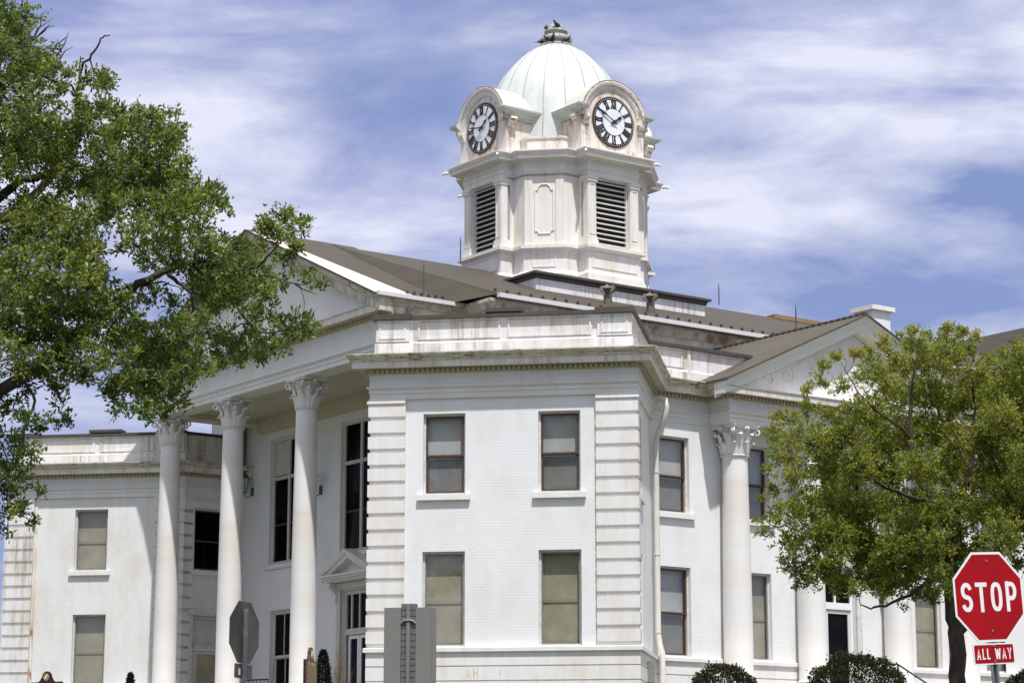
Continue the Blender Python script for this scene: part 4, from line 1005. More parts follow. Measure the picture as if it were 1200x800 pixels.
# ------------------------------------------------------------------ foliage
rng = np.random.default_rng(11)
def leaf_object(name, centers, dirs, size, aspect, tint, mat, parent=None, origin=(0, 0, 0)):
    n = len(centers); print('LEAVES', name, n)
    d = dirs / np.maximum(np.linalg.norm(dirs, axis=1, keepdims=True), 1e-6)
    r = rng.normal(size=(n, 3)); s = np.cross(d, r); s /= np.maximum(np.linalg.norm(s, axis=1, keepdims=True), 1e-6)
    nn = np.cross(d, s)
    L = size[:, None]; W = L * aspect
    c = centers - np.array(origin)
    v = np.empty((n, 4, 3), dtype=np.float32)
    v[:, 0] = c; v[:, 1] = c + d * L * .5 + s * W * .5 + nn * W * .12; v[:, 2] = c + d * L; v[:, 3] = c + d * L * .5 - s * W * .5 + nn * W * .12
    me = bpy.data.meshes.new(name)
    me.vertices.add(n * 4); me.vertices.foreach_set('co', v.ravel())
    me.loops.add(n * 4); me.loops.foreach_set('vertex_index', np.arange(n * 4, dtype=np.int32))
    me.polygons.add(n); me.polygons.foreach_set('loop_start', np.arange(n, dtype=np.int32) * 4); me.polygons.foreach_set('loop_total', np.full(n, 4, dtype=np.int32))
    at_ = me.attributes.new('tint', 'FLOAT', 'POINT'); at_.data.foreach_set('value', np.repeat(np.clip(tint, 0, 1), 4).astype(np.float32))
    me.update(); me.materials.append(M[mat])
    o = bpy.data.objects.new(name, me); COL.objects.link(o)
    if parent: o.parent = parent
    return o

def smooth_path(pts, rad, step=3, wob=0.0):
    """Catmull-Rom through the given points"""
    P = [Vector(p) for p in pts]; P = [P[0] * 2 - P[1]] + P + [P[-1] * 2 - P[-2]]
    out = []; rr = []
    for i in range(1, len(P) - 2):
        for k in range(step):
            t = k / step; a, b, c, d = P[i - 1:i + 3]
            p = .5 * ((2 * b) + (c - a) * t + (2 * a - 5 * b + 4 * c - d) * t * t + (3 * b - a - 3 * c + d) * t ** 3)
            if wob: p = p + Vector(rng.normal(size=3)) * wob
            out.append(p); rr.append(rad[i - 1] * (1 - t) + rad[i] * t)
    out.append(P[-2]); rr.append(rad[-1]); return out, rr

def grow_tree(root, trunk_name, limbs, clumps, mat_bark, mat_leaf, leaf, twigs, per, tint0, tint_sd, size_jit=.3, droop=.1, aspect=.4, branch_r=.02, thick=1.0):
    """limbs: (points, radii); clumps: (centre, radius, density, tint shift)"""
    org = Vector(root.location); wood = MB(); nodes = []
    for pts, rad in limbs:
        p, r = smooth_path(pts, [q * thick for q in rad], 4, .012); wood.tube([q - org for q in p], r, 9)
        nodes += [(q, rr) for q, rr in zip(p, r)]
    NP = np.array([tuple(n[0]) for n in nodes]); NR = np.array([n[1] for n in nodes])
    C = []; Dv = []; Sz = []; Ti = []
    order = sorted(range(len(clumps)), key=lambda i: np.min(np.linalg.norm(NP - np.array(clumps[i][0]), axis=1)))
    for i in order:
        c, R, dens, ts = clumps[i]; c = Vector(c); ca = np.array(c)
        dd = np.linalg.norm(NP - ca, axis=1); j = int(np.argmin(dd + (NR < .006) * 5))
        a = Vector(NP[j]); L = (c - a).length
        r0_ = min(NR[j] * .75, branch_r + L * .012)
        m1 = a.lerp(c, .35) + Vector(rng.normal(size=3)) * L * .07 + Vector((0, 0, L * .05)); m2 = a.lerp(c, .7) + Vector(rng.normal(size=3)) * L * .07
        p, r = smooth_path([a, m1, m2, c], [r0_, r0_ * .75, r0_ * .5, max(r0_ * .3, .006)], 3, L * .006)
        wood.tube([q - org for q in p], r, 5, cap=False)
        NP = np.vstack([NP, [tuple(q) for q in p[3:]]]); NR = np.concatenate([NR, r[3:]])
        nt_ = max(3, int(twigs * dens * (R / .25) ** 2))
        for k in range(nt_):
            d = rng.normal(size=3); d /= np.linalg.norm(d)
            d[2] = d[2] * .8 + .15
            s0 = ca + d * R * (.05 + .75 * rng.random() ** .5)
            d2 = d * .6 + rng.normal(size=3) * .5; d2[2] += .25
            e = s0 + d2 * R * .6
            mid = (s0 + e) / 2 + rng.normal(size=3) * R * .08; e = e + np.array([0, 0, -droop * R])
            wood.tube([Vector(s0) - org, Vector(mid) - org, Vector(e) - org], [.006, .0045, .003], 3, cap=False, smooth=False)
            nl = max(3, int(per * (.6 + .8 * rng.random())))
            t = rng.random(nl) ** .7
            base = np.where(t[:, None] < .5, s0 + (mid - s0) * t[:, None] * 2, mid + (e - mid) * (t[:, None] * 2 - 1))
            out = (e - s0) / max(np.linalg.norm(e - s0), 1e-6)
            dv = out * .55 + rng.normal(size=(nl, 3)) * .62 + np.array([0, 0, .12])
            C.append(base + rng.normal(size=(nl, 3)) * .03); Dv.append(dv)
            Sz.append(leaf * (1 - size_jit + 2 * size_jit * rng.random(nl)))
            Ti.append(tint0 + ts + rng.normal() * tint_sd + rng.normal(size=nl) * .1)
    w = wood.build(trunk_name, M[mat_bark], root)
    leaf_object('crown', np.vstack(C), np.vstack(Dv), np.concatenate(Sz), aspect, np.concatenate(Ti), mat_leaf, root, org)

# ---- big oak at the left edge
TD = 27.0
def T(x, y, dz=0.0): return at(x, y, TD + dz)
base = at(-330, 948, TD); base = Vector((base.x, TD, ground_z(TD)))
oak = thing('oak_tree', 'large spreading oak on the left reaching its leafy limbs across the entrance gable', 'tree', base)
J0 = T(-300, 620)
limbs = [([base, T(-325, 900), T(-310, 750), J0, T(-290, 470, .3), T(-250, 300, .5), T(-230, 100, .4), T(-210, -80, .2)], [.62, .5, .45, .43, .32, .25, .17, .08]),
         ([J0, T(-140, 560, -.3), T(-30, 485, -.6), T(25, 440, -.8), T(90, 393, -1.0), T(150, 342, -1.1), T(195, 318, -1.1), T(245, 304, -1.0), T(300, 296, -1.0)], [.34, .26, .20, .165, .135, .115, .09, .055, .025]),
         ([T(-290, 470, .3), T(-150, 420, .8), T(-40, 385, 1.0), T(35, 372, 1.0), T(90, 358, .8), T(140, 340, .8), T(190, 330, .6)], [.24, .17, .13, .10, .08, .06, .03]),
         ([T(-250, 300, .5), T(-120, 290, .3), T(-20, 243, .2), T(25, 213, 0), T(70, 200, -.1), T(100, 197, -.2), T(150, 215, 0), T(215, 225, 0)], [.24, .2, .15, .12, .1, .08, .05, .02]),
         ([T(-120, 290, .3), T(-10, 260, 1.0), T(25, 240, 1.2), T(52, 215, 1.3), T(85, 170, 1.2), T(105, 120, 1.0)], [.19, .16, .14, .12, .09, .05]),
         ([T(85, 170, 1.2), T(92, 112, .9), T(94, 85, .8), T(108, 65, .7), T(118, 46, .7), T(129, 41, .7)], [.09, .065, .045, .035, .028, .015]), ([T(94, 85, .8), T(94, 75, .8), T(94, 66, .8)], [.03, .024, .015]),
         ([T(92, 112, .9), T(80, 99, .8), T(60, 95, .8), T(35, 85, .8), T(0, 98, .6), T(-60, 110, .4)], [.03, .035, .04, .045, .055, .08]),
         ([T(195, 320, -1.1), T(215, 335, -1.0), T(235, 365, -1.2), T(252, 405, -1.4)], [.06, .05, .035, .015]),
         ([T(245, 304, -1.0), T(285, 318, -1.3), T(305, 310, -1.5), T(325, 288, -1.7), T(345, 272, -1.8)], [.045, .035, .03, .022, .012]),
         ([T(285, 318, -1.3), T(320, 326, -1.5), T(350, 333, -1.6), T(372, 328, -1.6)], [.03, .022, .015, .008]),
         ([T(225, 310, -1.0), T(268, 352, -.9), T(300, 385, -.8), T(335, 388, -.8), T(360, 382, -.8)], [.04, .032, .025, .016, .008]),
         ([T(90, 393, -1.0), T(125, 410, -.7), T(155, 420, -.6), T(190, 430, -.5)], [.06, .045, .03, .012]),
         ([T(25, 440, -.8), T(40, 470, -1.1), T(30, 500, -1.3), T(20, 540, -1.5), T(10, 590, -1.6)], [.05, .04, .03, .02, .01]),
         ([T(-30, 485, -.6), T(0, 520, -.9), T(15, 560, -1)], [.05, .03, .01])]
CL = """8,40,28 15,75,30 45,78,22 5,110,28 38,108,20 62,90,15 80,92,11 112,97,14 122,95,14 126,104,10 60,112,12 85,110,10 10,140,26 35,150,28 60,165,28 20,180,30 90,150,22 115,130,20 140,142,20 152,158,22 125,165,24 172,150,18 195,145,16 203,160,14 188,172,22 165,188,26 205,180,12 95,185,26 60,200,25 130,195,24
10,208,18 38,242,20 88,220,22 110,225,24 140,220,26 170,215,26 198,210,22 212,198,12 228,222,18 247,228,16 256,246,14 225,245,22 195,245,26 165,250,26 130,255,24 100,260,22 62,270,26 25,262,26 15,285,26 45,295,28 75,300,26 103,300,24 92,325,22 110,320,16 238,262,12 212,275,20 185,280,22 155,285,20 232,290,18
10,322,22 30,340,20 60,335,18 200,300,22 175,308,16 250,300,20 275,308,18 230,315,20 255,325,22 280,330,22 300,328,20 240,345,22 265,350,22 290,352,20 310,348,16 10,372,20 38,372,16 80,365,14 120,350,10 60,392,18 100,398,14 18,402,18 137,372,12 160,378,12
312,272,18 335,264,18 352,270,13 355,286,11 322,290,13 340,300,12 296,292,12 300,308,10 350,318,9 366,326,9 376,332,6 330,330,8 268,288,12
330,376,12 350,380,14 364,384,11 336,396,14 312,370,14 300,396,18 275,400,17 320,410,14 285,420,16 262,416,14 308,428,8 247,396,15 255,430,9 228,380,14
150,402,18 170,416,22 200,405,20 225,420,18 190,436,22 160,440,18 213,445,16 180,462,20 152,456,16 203,465,14 165,484,10 188,482,12 130,448,14 233,440,12 125,425,12 178,395,14 205,380,12
120,335,18 150,352,16 175,345,14 110,372,20 140,396,16 95,348,18 165,385,14 60,352,20 203,358,12 50,368,20 20,350,20 215,378,12 88,422,14 30,312,18 120,395,16 85,385,18 40,400,16 70,395,16 110,420,16 105,440,14 130,470,13 145,480,12 60,440,14 30,445,14 175,480,14 150,425,16 100,368,16 70,418,18 45,428,18 85,440,12 20,432,14 65,456,12 73,478,9 80,498,7 60,492,7 15,478,15 30,492,14 5,512,16 22,522,14 34,537,11 8,547,16 5,577,14 24,562,11 14,602,13 27,598,7 8,626,8 38,530,7 44,505,7 46,575,5 35,610,5"""
clumps = []
for tok in CL.split():
    x, y, r = map(float, tok.split(',')); y0 = y
    dz = -1.0 + rng.normal() * .7 if y > 240 else .3 + rng.normal() * .9
    R = r * TD / 2765
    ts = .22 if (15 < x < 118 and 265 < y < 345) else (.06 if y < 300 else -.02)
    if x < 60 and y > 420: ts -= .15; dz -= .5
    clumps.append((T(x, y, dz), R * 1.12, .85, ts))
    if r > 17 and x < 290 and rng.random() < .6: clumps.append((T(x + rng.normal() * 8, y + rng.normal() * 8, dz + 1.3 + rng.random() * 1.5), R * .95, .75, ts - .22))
for k in range(120):                                       # the part of the crown outside the picture
    x = -460 * rng.random() - 35; y = -170 + 640 * rng.random()
    clumps.append((T(x, y, rng.normal() * 2.6), .55 + .3 * rng.random(), .22, rng.normal() * .1))
for k in range(22):
    clumps.append((T(-20 - 120 * rng.random(), -60 + 90 * rng.random(), rng.normal()), .35, .5, 0))
for k in range(150):                                       # its top, above the picture
    clumps.append((T(-130 - 620 * rng.random(), -790 + 760 * rng.random(), rng.normal() * 2.4), .7 + .35 * rng.random(), .10, rng.normal() * .1))
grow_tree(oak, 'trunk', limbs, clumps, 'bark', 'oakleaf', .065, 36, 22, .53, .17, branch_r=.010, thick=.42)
# bare twigs at the top
tw_ = MB()
for x, y, x2, y2 in ((38, 48, 58, 28), (38, 48, 62, 22), (38, 48, 47, 18), (62, 60, 80, 42), (66, 66, 80, 38), (70, 70, 86, 55), (30, 55, 38, 30), (45, 42, 64, 30), (72, 62, 77, 45), (345, 332, 372, 345)):
    a = T(x, y, .4); b_ = T(x2, y2, .4); tw_.tube([a - base, a.lerp(b_, .5) - base + Vector(rng.normal(size=3)) * .03, b_ - base], [.012, .008, .003], 4)
tw_.build('bare_twigs', M['bark'], oak)

# ---- young oak on the right
RD = 42.0
def U_(x, y, dz=0.0): return at(x, y, RD + dz)
base2 = at(1127, 900, RD); base2 = Vector((base2.x, RD, ground_z(RD)))
young = thing('oak_tree', 'smaller oak in yellow green spring leaf standing behind the red stop sign', 'tree', base2)
fk_ = U_(1121, 742)
limbs = [([base2, U_(1124, 830), U_(1122, 790), fk_, U_(1114, 705, -.1), U_(1116, 660, -.1), U_(1122, 600, 0), U_(1135, 555, .1), U_(1143, 505, .2), U_(1140, 450, .2)], [.27, .225, .21, .205, .165, .15, .11, .075, .05, .02]),
         ([fk_, U_(1136, 725, .1), U_(1150, 690, .3), U_(1170, 640, .4), U_(1178, 580, .5), U_(1190, 520, .5), U_(1200, 470, .4)], [.13, .115, .1, .09, .07, .045, .02]),
         ([U_(1116, 660, -.1), U_(1098, 672, -.5), U_(1078, 690, -.8), U_(1052, 703, -1.0), U_(1025, 712, -1.1), U_(1008, 708, -1.1)], [.07, .06, .05, .04, .028, .015]),
         ([U_(1118, 630, 0), U_(1095, 590, -.4), U_(1072, 555, -.6), U_(1067, 510, -.6), U_(1068, 455, -.5), U_(1075, 410, -.4)], [.09, .075, .06, .05, .035, .012]),
         ([U_(1095, 590, -.4), U_(1050, 575, -.8), U_(1010, 555, -1.0), U_(975, 530, -1.1), U_(935, 515, -1.1)], [.06, .05, .038, .025, .01]),
         ([U_(1116, 660, -.1), U_(1070, 640, .6), U_(1020, 625, .8), U_(970, 610, .8), U_(925, 600, .7), U_(898, 612, .7)], [.07, .055, .045, .032, .02, .008]),
         ([U_(1122, 600, 0), U_(1108, 545, .7), U_(1100, 480, .9), U_(1108, 420, .9)], [.07, .05, .035, .012]),
         ([U_(1178, 580, .5), U_(1160, 520, -.5), U_(1165, 460, -.6)], [.05, .035, .012]), ([U_(1170, 640, .4), U_(1215, 600, .2), U_(1260, 560, 0), U_(1300, 540, 0)], [.06, .05, .035, .015]),
         ([U_(1067, 510, -.6), U_(1025, 480, -.9), U_(1000, 450, -1), U_(985, 425, -1)], [.035, .025, .015, .006])]
CR = """1072,402,10 1108,398,11 1124,392,7 1085,425,17 1112,425,17 1135,412,8 1055,432,15 1140,440,16 1165,450,16 1190,440,13 1202,470,18 1030,450,14 1010,440,9 985,455,9 962,448,8 1000,480,12 973,490,12 950,478,9 925,490,10 908,508,10 940,513,16 918,535,14 900,555,6 965,525,18 990,515,18 1020,490,18 1050,470,20 1085,465,20 1115,470,20 1145,480,20 1175,490,18 1040,520,22 1070,510,20 1105,510,20 1135,520,20 1165,525,18 1195,520,16 1005,550,20 975,555,18 940,560,16 908,575,8 1040,560,20 1075,550,20 1110,555,20 1145,560,20 1180,560,18 922,604,14 902,614,10 950,598,18 980,595,20 1015,600,22 1050,600,22 1085,600,22 1120,600,22 1155,600,20 1190,600,18 925,634,12 950,640,16 980,640,20 1015,640,20 1050,645,20 1085,640,20 1120,640,18 1160,640,14 930,665,12 955,675,14 940,688,7 985,685,13 1005,692,9 1030,680,14 1060,680,14 1080,698,9 1093,706,7 1100,676,12 1060,708,5 1040,660,17 1070,665,17 1100,655,16 1015,680,13 1045,692,11 1090,688,11 975,665,14 1125,655,14 1060,620,18 1000,625,18 1085,620,18 1110,690,9 1150,660,14 1180,640,12 1015,660,14 965,625,14 1190,660,10 1020,425,8 1060,395,6 1040,410,8 895,585,5 893,625,6"""
clumps = []
for tok in CR.split():
    x, y, r = map(float, tok.split(',')); dz = rng.normal() * .9 - (.3 if x < 1000 else 0)
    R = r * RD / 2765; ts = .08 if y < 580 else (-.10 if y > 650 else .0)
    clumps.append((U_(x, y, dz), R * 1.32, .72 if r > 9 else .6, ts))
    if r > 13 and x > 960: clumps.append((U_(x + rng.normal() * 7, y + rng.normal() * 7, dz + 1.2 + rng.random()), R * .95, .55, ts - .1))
for k in range(70):
    clumps.append((U_(1165 + 170 * rng.random() , 425 + 230 * rng.random(), rng.normal() * 1.1), .35 + .1 * rng.random(), .4, 0))
for x, y in ((1070, 388), (1085, 395), (1112, 385), (1128, 388), (1144, 396), (1062, 405), (1018, 410), (1035, 400), (1175, 415), (1196, 420), (1160, 425), (965, 430), (945, 455), (980, 420), (1005, 415), (908, 488)):
    clumps.append((U_(x, y, rng.normal() * .6), .10, 1.4, .25))
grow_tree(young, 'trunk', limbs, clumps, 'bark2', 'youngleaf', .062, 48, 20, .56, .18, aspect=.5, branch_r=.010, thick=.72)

# ---- shrubs
def shrub(name, label, cat, px, ytop, wpx, dist, hgt, mat, leaf, n, cone=False, group=None):
    c = at(px, ytop, dist); top = c.z; R = wpx / 2 * dist / 2765
    b = Vector((c.x, dist, top - hgt)); t = thing(name, label, cat, b, 0, group)
    st = MB()
    for k in range(7):
        a = k * .9; st.tube([(0.05 * cos(a), .05 * sin(a), 0), (R * .35 * cos(a), R * .35 * sin(a), hgt * .5), (R * .6 * cos(a), R * .6 * sin(a), hgt * .8) if not cone else (R * .2 * cos(a), R * .2 * sin(a), hgt * .9)], [.03, .02, .008], 5)
    st.build('stems', M['bark2'], t)
    u = rng.normal(size=(n, 3)); u /= np.linalg.norm(u, axis=1, keepdims=True)
    rr = (.72 + .28 * rng.random(n) ** .5) * np.where(rng.random(n) < .05, 1.04 + .1 * rng.random(n), 1)
    lump = 1 + .11 * np.sin(u[:, 0] * 7 + px) * np.sin(u[:, 1] * 6 + 2) + .05 * np.sin(u[:, 2] * 9 + u[:, 0] * 5)
    if cone:
        z = rng.random(n); rad = R * np.sqrt(np.clip(1 - z, 0, 1)) * np.minimum(1, .75 + z * 2.0) * (.75 + .25 * rng.random(n)) * (1 + .1 * np.sin(z * 30 + u[:, 0] * 3)); a = rng.random(n) * 2 * pi
        p = np.stack([rad * np.cos(a), rad * np.sin(a), z * hgt], 1); d = np.stack([np.cos(a), np.sin(a), np.full(n, 1.1)], 1) + rng.normal(size=(n, 3)) * .4
    else:
        p = u * (rr * lump)[:, None] * np.array([R, R, hgt * .52]); p[:, 2] += hgt * .48; d = u + rng.normal(size=(n, 3)) * .55 + np.array([0, 0, .25])
    leaf_object('foliage', p + np.array(b), d, leaf * (.6 + .8 * rng.random(n)), .5, .4 + .22 * rng.normal(size=n), mat, t, b)
    return t
SG = None
shrub('round_shrub', 'dark round clipped shrub at the foot of the left side portico column', 'shrub', 847, 779, 84, 57, 1.5, 'boxleaf', .075, 9000)
shrub('round_shrub', 'largest dark round shrub in front of the side entrance door', 'shrub', 1003, 768, 118, 57, 1.75, 'boxleaf', .075, 14000)
shrub('round_shrub', 'dark round shrub cut off by the right edge beneath the stop sign', 'shrub', 1206, 787, 62, 55, 1.3, 'boxleaf', .075, 7000)
shrub('conifer_shrub', 'tall dark conical evergreen beside the entrance door', 'shrub', 379, 762, 30, 64, 2.3, 'coniferleaf', .07, 5000, True)
shrub('conifer_shrub', 'small evergreen tip peeping up before the left wing', 'shrub', 153, 789, 18, 66, 1.5, 'coniferleaf', .07, 2500, True)
c = at(397, 790, 65); b = Vector((c.x, 65, c.z - .9)); t = thing('ornamental_grass', 'clump of dry tan grass plumes by the entrance door', 'plant', b)
n = 260; a = rng.random(n) * 2 * pi; rr = rng.random(n)
p = np.stack([np.cos(a) * rr * .28, np.sin(a) * rr * .28, .2 + rng.random(n) * 1.3 * (1 - rr * .5)], 1); d = np.stack([np.cos(a) * rr, np.sin(a) * rr, np.full(n, 1.3)], 1)
leaf_object('blades', p + np.array(b), d, .22 + .16 * rng.random(n), .05, .5 + .3 * rng.normal(size=n), 'drygrass', t, b)

# ------------------------------------------------------------------ lettering by strokes
def arc(cx, cy, rx, ry, a0, a1, n=14): return [(cx + rx * cos(radians(a0 + (a1 - a0) * i / n)), cy + ry * sin(radians(a0 + (a1 - a0) * i / n))) for i in range(n + 1)]
h_ = .09
GL = dict(
    S=(.50, [arc(.25, .705, .165, .205, 12, 270) + arc(.25, .295, .165, .205, 90, -168)[1:]]),
    T=(.50, [[(.0, .91), (.50, .91)], [(.25, .91), (.25, 0)]]),
    O=(.52, [[(.26 + .17 * math.copysign(abs(cos(t)) ** .75, cos(t)), .5 + .41 * math.copysign(abs(sin(t)) ** .75, sin(t))) for t in [2 * pi * i / 32 for i in range(33)]]]),
    P=(.50, [[(.09, 0), (.09, 1.0)], [(.09, .91), (.27, .91)] + arc(.27, .675, .145, .235, 90, -90, 10)[1:] + [(.09, .44)]]),
    A=(.54, [[(.07, 0), (.27, .96), (.47, 0)], [(.15, .30), (.39, .30)]]), L=(.42, [[(.09, 1), (.09, .0)], [(.09, .09), (.42, .09)]]),
    W=(.74, [[(.07, 1), (.21, 0)], [(.21, 0), (.37, .92)], [(.37, .92), (.53, 0)], [(.53, 0), (.67, 1)]]), Y=(.54, [[(.06, 1), (.27, .45), (.48, 1)], [(.27, .45), (.27, 0)]]),
    G=(.52, [arc(.26, .5, .17, .41, 40, 330, 20) + [(.43, .45), (.28, .45)]]), R=(.52, [[(.09, 0), (.09, 1)], [(.09, .91), (.27, .91)] + arc(.27, .69, .145, .22, 90, -90, 10)[1:] + [(.09, .47)], [(.27, .47), (.44, 0)]]),
    E=(.44, [[(.09, 0), (.09, 1)], [(.09, .91), (.44, .91)], [(.09, .5), (.38, .5)], [(.09, .09), (.44, .09)]]), N=(.54, [[(.09, 0), (.09, 1)], [(.09, .95), (.45, .05)], [(.45, 0), (.45, 1)]]),
    D=(.52, [[(.09, 0), (.09, 1)], [(.09, .91), (.2, .91)] + arc(.2, .5, .22, .41, 90, -90, 12)[1:] + [(.09, .09)]]), M=(.64, [[(.09, 0), (.09, 1), (.32, .3), (.55, 1), (.55, 0)]]), I=(.18, [[(.09, 0), (.09, 1)]]), H=(.54, [[(.09, 0), (.09, 1)], [(.45, 0), (.45, 1)], [(.09, .5), (.45, .5)]]))
def write(mb, text, x0, y0, h, fn, t0, t1, wd=.165, gap=.12, sx=1.0):
    tot = sum(GL[c][0] * sx + gap if c != ' ' else .42 for c in text) - gap; x = x0 - tot * h / 2
    lay = 0
    for c in text:
        if c == ' ': x += .42 * h; continue
        for pl in GL[c][1]:
            P = [Vector((x + a * h * sx, y0 + b * h)) for a, b in pl]; n = len(P); L = []; R = []
            closed = (P[0] - P[-1]).length < 1e-4
            for i in range(n):
                a = P[i - 1] if i else (P[-2] if closed else None); b = P[i + 1] if i < n - 1 else (P[1] if closed else None)
                ds = [(P[i] - a).normalized()] if a is not None else []
                if b is not None: ds.append((b - P[i]).normalized())
                ns = [Vector((-d.y, d.x)) for d in ds]; m = (ns[0] + ns[-1]) / 2; m = m / max(m.dot(m), .25)
                L.append(P[i] + m * wd * h / 2); R.append(P[i] - m * wd * h / 2)
            lay += 1; te = t1 + (lay % 3) * .0004
            for i in range(n - 1):
                q = [L[i], R[i], R[i + 1], L[i + 1]]
                mb.add([fn(v.x, v.y, te) for v in q], [(0, 1, 2, 3)])
            for S_ in (L, R):
                for i in range(n - 1): mb.quad(fn(*S_[i], t0), fn(*S_[i + 1], t0), fn(*S_[i + 1], te), fn(*S_[i], te))
        x += (GL[c][0] * sx + gap) * h

def octagon(r): return [(r / cos(pi / 8) * cos(pi / 8 + k * pi / 4), r / cos(pi / 8) * sin(pi / 8 + k * pi / 4)) for k in range(8)]
def rrect(w, h, r, n=5):
    o = []
    for cx, cy, a in ((w - r, h - r, 0), (-w + r, h - r, 90), (-w + r, -h + r, 180), (w - r, -h + r, 270)): o += arc(cx, cy, r, r, a, a + 90, n)
    return o
SGN = lambda a, b, t: (a, -t, b)          # sign face looks towards local -y

def u_post(height, z0=0.0):
    mb = MB(); sec = [(-.042, 0), (-.042, .006), (-.026, .008), (-.018, .036), (.018, .036), (.026, .008), (.042, .006), (.042, 0), (.02, 0), (.012, .03), (-.012, .03), (-.02, 0)]
    mb.prism(sec, lambda a, b, t: (a, b, t), z0, height); return mb
def post_holes(height, z0=.3):
    mb = MB(); z = z0
    while z < height - .02:
        mb.prism([(.007 * cos(t), .009 * sin(t)) for t in [pi / 4 * i for i in range(8)]], lambda a, b, t: (a, -t, z + b), -.0311, -.0285); mb.prism([(.007 * cos(t), .009 * sin(t)) for t in [pi / 4 * i for i in range(8)]], lambda a, b, t: (a, -t, z + b), -.0375, -.0362); z += .0254
    return mb
def stop_sign(px, py, dist, yaw, lean, label, plaque_label, sticker=False):
    c = at(px, py, dist); gz = ground_z(dist); H = c.z - gz
    off = math.tan(lean) * H
    t = thing('stop_sign', label, 'road sign', (c.x + off * cos(yaw), dist + off * sin(yaw), gz), yaw)
    t.rotation_mode = 'XYZ'; t.rotation_euler = (0, -lean, yaw)
    hz = lambda z: z
    f = lambda a, b, tt: (a, -.042 - tt + .04, H + b)
    mb = MB(); mb.prism(octagon(.381), f, 0, .0025); blank = mb.build('sign_blank', M['signback'], t)
    mb = MB(); mb.prism(octagon(.3805), f, .0026, .0036); mb.build('white_border', M['signwhite'], blank)
    mb = MB(); mb.prism(octagon(.360), f, .0037, .0047); mb.build('red_face', M['red'], blank)
    mb = MB(); write(mb, 'STOP', 0, H - .128, .256, lambda a, b, tt: f(a, b - H, tt), .0047, .0056, .142, .13); mb.build('lettering', M['signwhite'], blank)
    pw, phh, pz = .19, .083, H - .385 - .095
    g = lambda a, b, tt: (a, -.042 - tt + .04, pz + b)
    mb = MB(); mb.prism(rrect(pw + .036, phh + .006, .02), g, 0, .0025); pl = mb.build('plaque', M['signback'], t)
    mb = MB(); mb.prism(rrect(pw + .0355, phh + .0055, .02), g, .0026, .0036); mb.build('white_border', M['signwhite'], pl)
    mb = MB(); mb.prism(rrect(pw + .024, phh - .006, .014), g, .0037, .0047); mb.build('red_face', M['red'], pl)
    mb = MB(); write(mb, 'ALL WAY', 0, pz - .046, .092, lambda a, b, tt: g(a, b - pz, tt), .0047, .0056, .135, .17, .9); mb.build('lettering', M['signwhite'], pl)
    u_post(H + .29 if sticker else H + .27, -.3).build('post', M['galv'], t)
    post_holes(H + .27).build('post_holes', M['black'], t)
    mb = MB()
    for zz in (H + .305, H - .285, pz + .068, pz - .062): mb.prism([(.011 * cos(a), .011 * sin(a)) for a in [pi / 3 * i for i in range(6)]], lambda a, b, tt: f(a, zz - H + b, tt), .004, .012)
    mb.build('bolts', M['galv'], t)
    if sticker:
        mb = MB(); mb.quad((.085, .0035, pz - .05), (.085, .0035, pz + .03), (.135, .0035, pz + .03), (.135, .0035, pz - .05)); mb.build('sticker', M['signwhite'], pl)
    return t
stop_sign(1158.5, 698, 19.7, radians(29), radians(3.7), 'red octagonal stop sign with an all way plaque, facing the viewer', '')
stop_sign(286.5, 740.5, 28.9, radians(180 + 68), radians(.5), 'grey back of an octagonal sign with a small plaque on a perforated post', '', True)

mb = MB(); write(mb, 'AH', fx(-4.35), 3.345, .27, lambda a, b, t: wF.pt(a, .0505 + t, b), 0, .001, .12, .16); write(mb, 'I', fx(-3.62), 3.36, .2, lambda a, b, t: wF.pt(a, .0505 + t, b), 0, .001, .1, .16)
hb(mb, 'faded_lettering', 'graffiti')
# ------------------------------------------------------------------ granite monument with a carved sword
MD = 44.0; c = at(481.5, 712, MD); gz = ground_z(MD); Ht = c.z - gz
mon = thing('monument', 'tall grey granite slab monument with a carved sword between its two panels', 'monument', (c.x, MD, gz), radians(-7))
for s in (-1, 1):
    mb = MB(); x0, x1 = (-.49, -.17) if s < 0 else (.115, .42); mb.box((x0, -.12, 0), (x1, .12, Ht)); 
    if s > 0: mb.box((.4203, -.09, 0), (.475, .12, Ht - .01))
    mb.build('granite_slab', M['granite'], mon)
mb = MB(); mb.box((-.1697, -.08, 0), (.1147, .1, Ht + .075)); core = mb.build('carved_core', M['granite_rough'], mon)
mb = MB(); x = -.028
for k in range(24):
    z = Ht + .06 - k * .115
    if z < .2: break
    for a, b in ((-.163, -.10), (-.093, -.066), (.012, .05), (.057, .108)): mb.box((a, -.098, z - .10), (b, -.0802, z))
mb.build('brick_relief', M['granite_rough'], core)
mb = MB(); mb.prism([(-.062, Ht + .073), (.006, Ht + .073), (.008, Ht - .25), (-.005, .4), (-.051, .4), (-.066, Ht - .25)][::-1], lambda a, b, t: (a, -t, b), .08, .125)
mb.tube([(-.165, -.115, Ht - .30), (-.13, -.12, Ht - .255), (-.07, -.122, Ht - .24), (.012, -.122, Ht - .24), (.07, -.12, Ht - .255), (.11, -.115, Ht - .30)], .026, 6); mb.build('sword_relief', M['granite'], core)
mb = MB(); mb.box((-.7, -.35, -.4), (.7, .35, .12)); mb.build('plinth', M['granite'], mon)

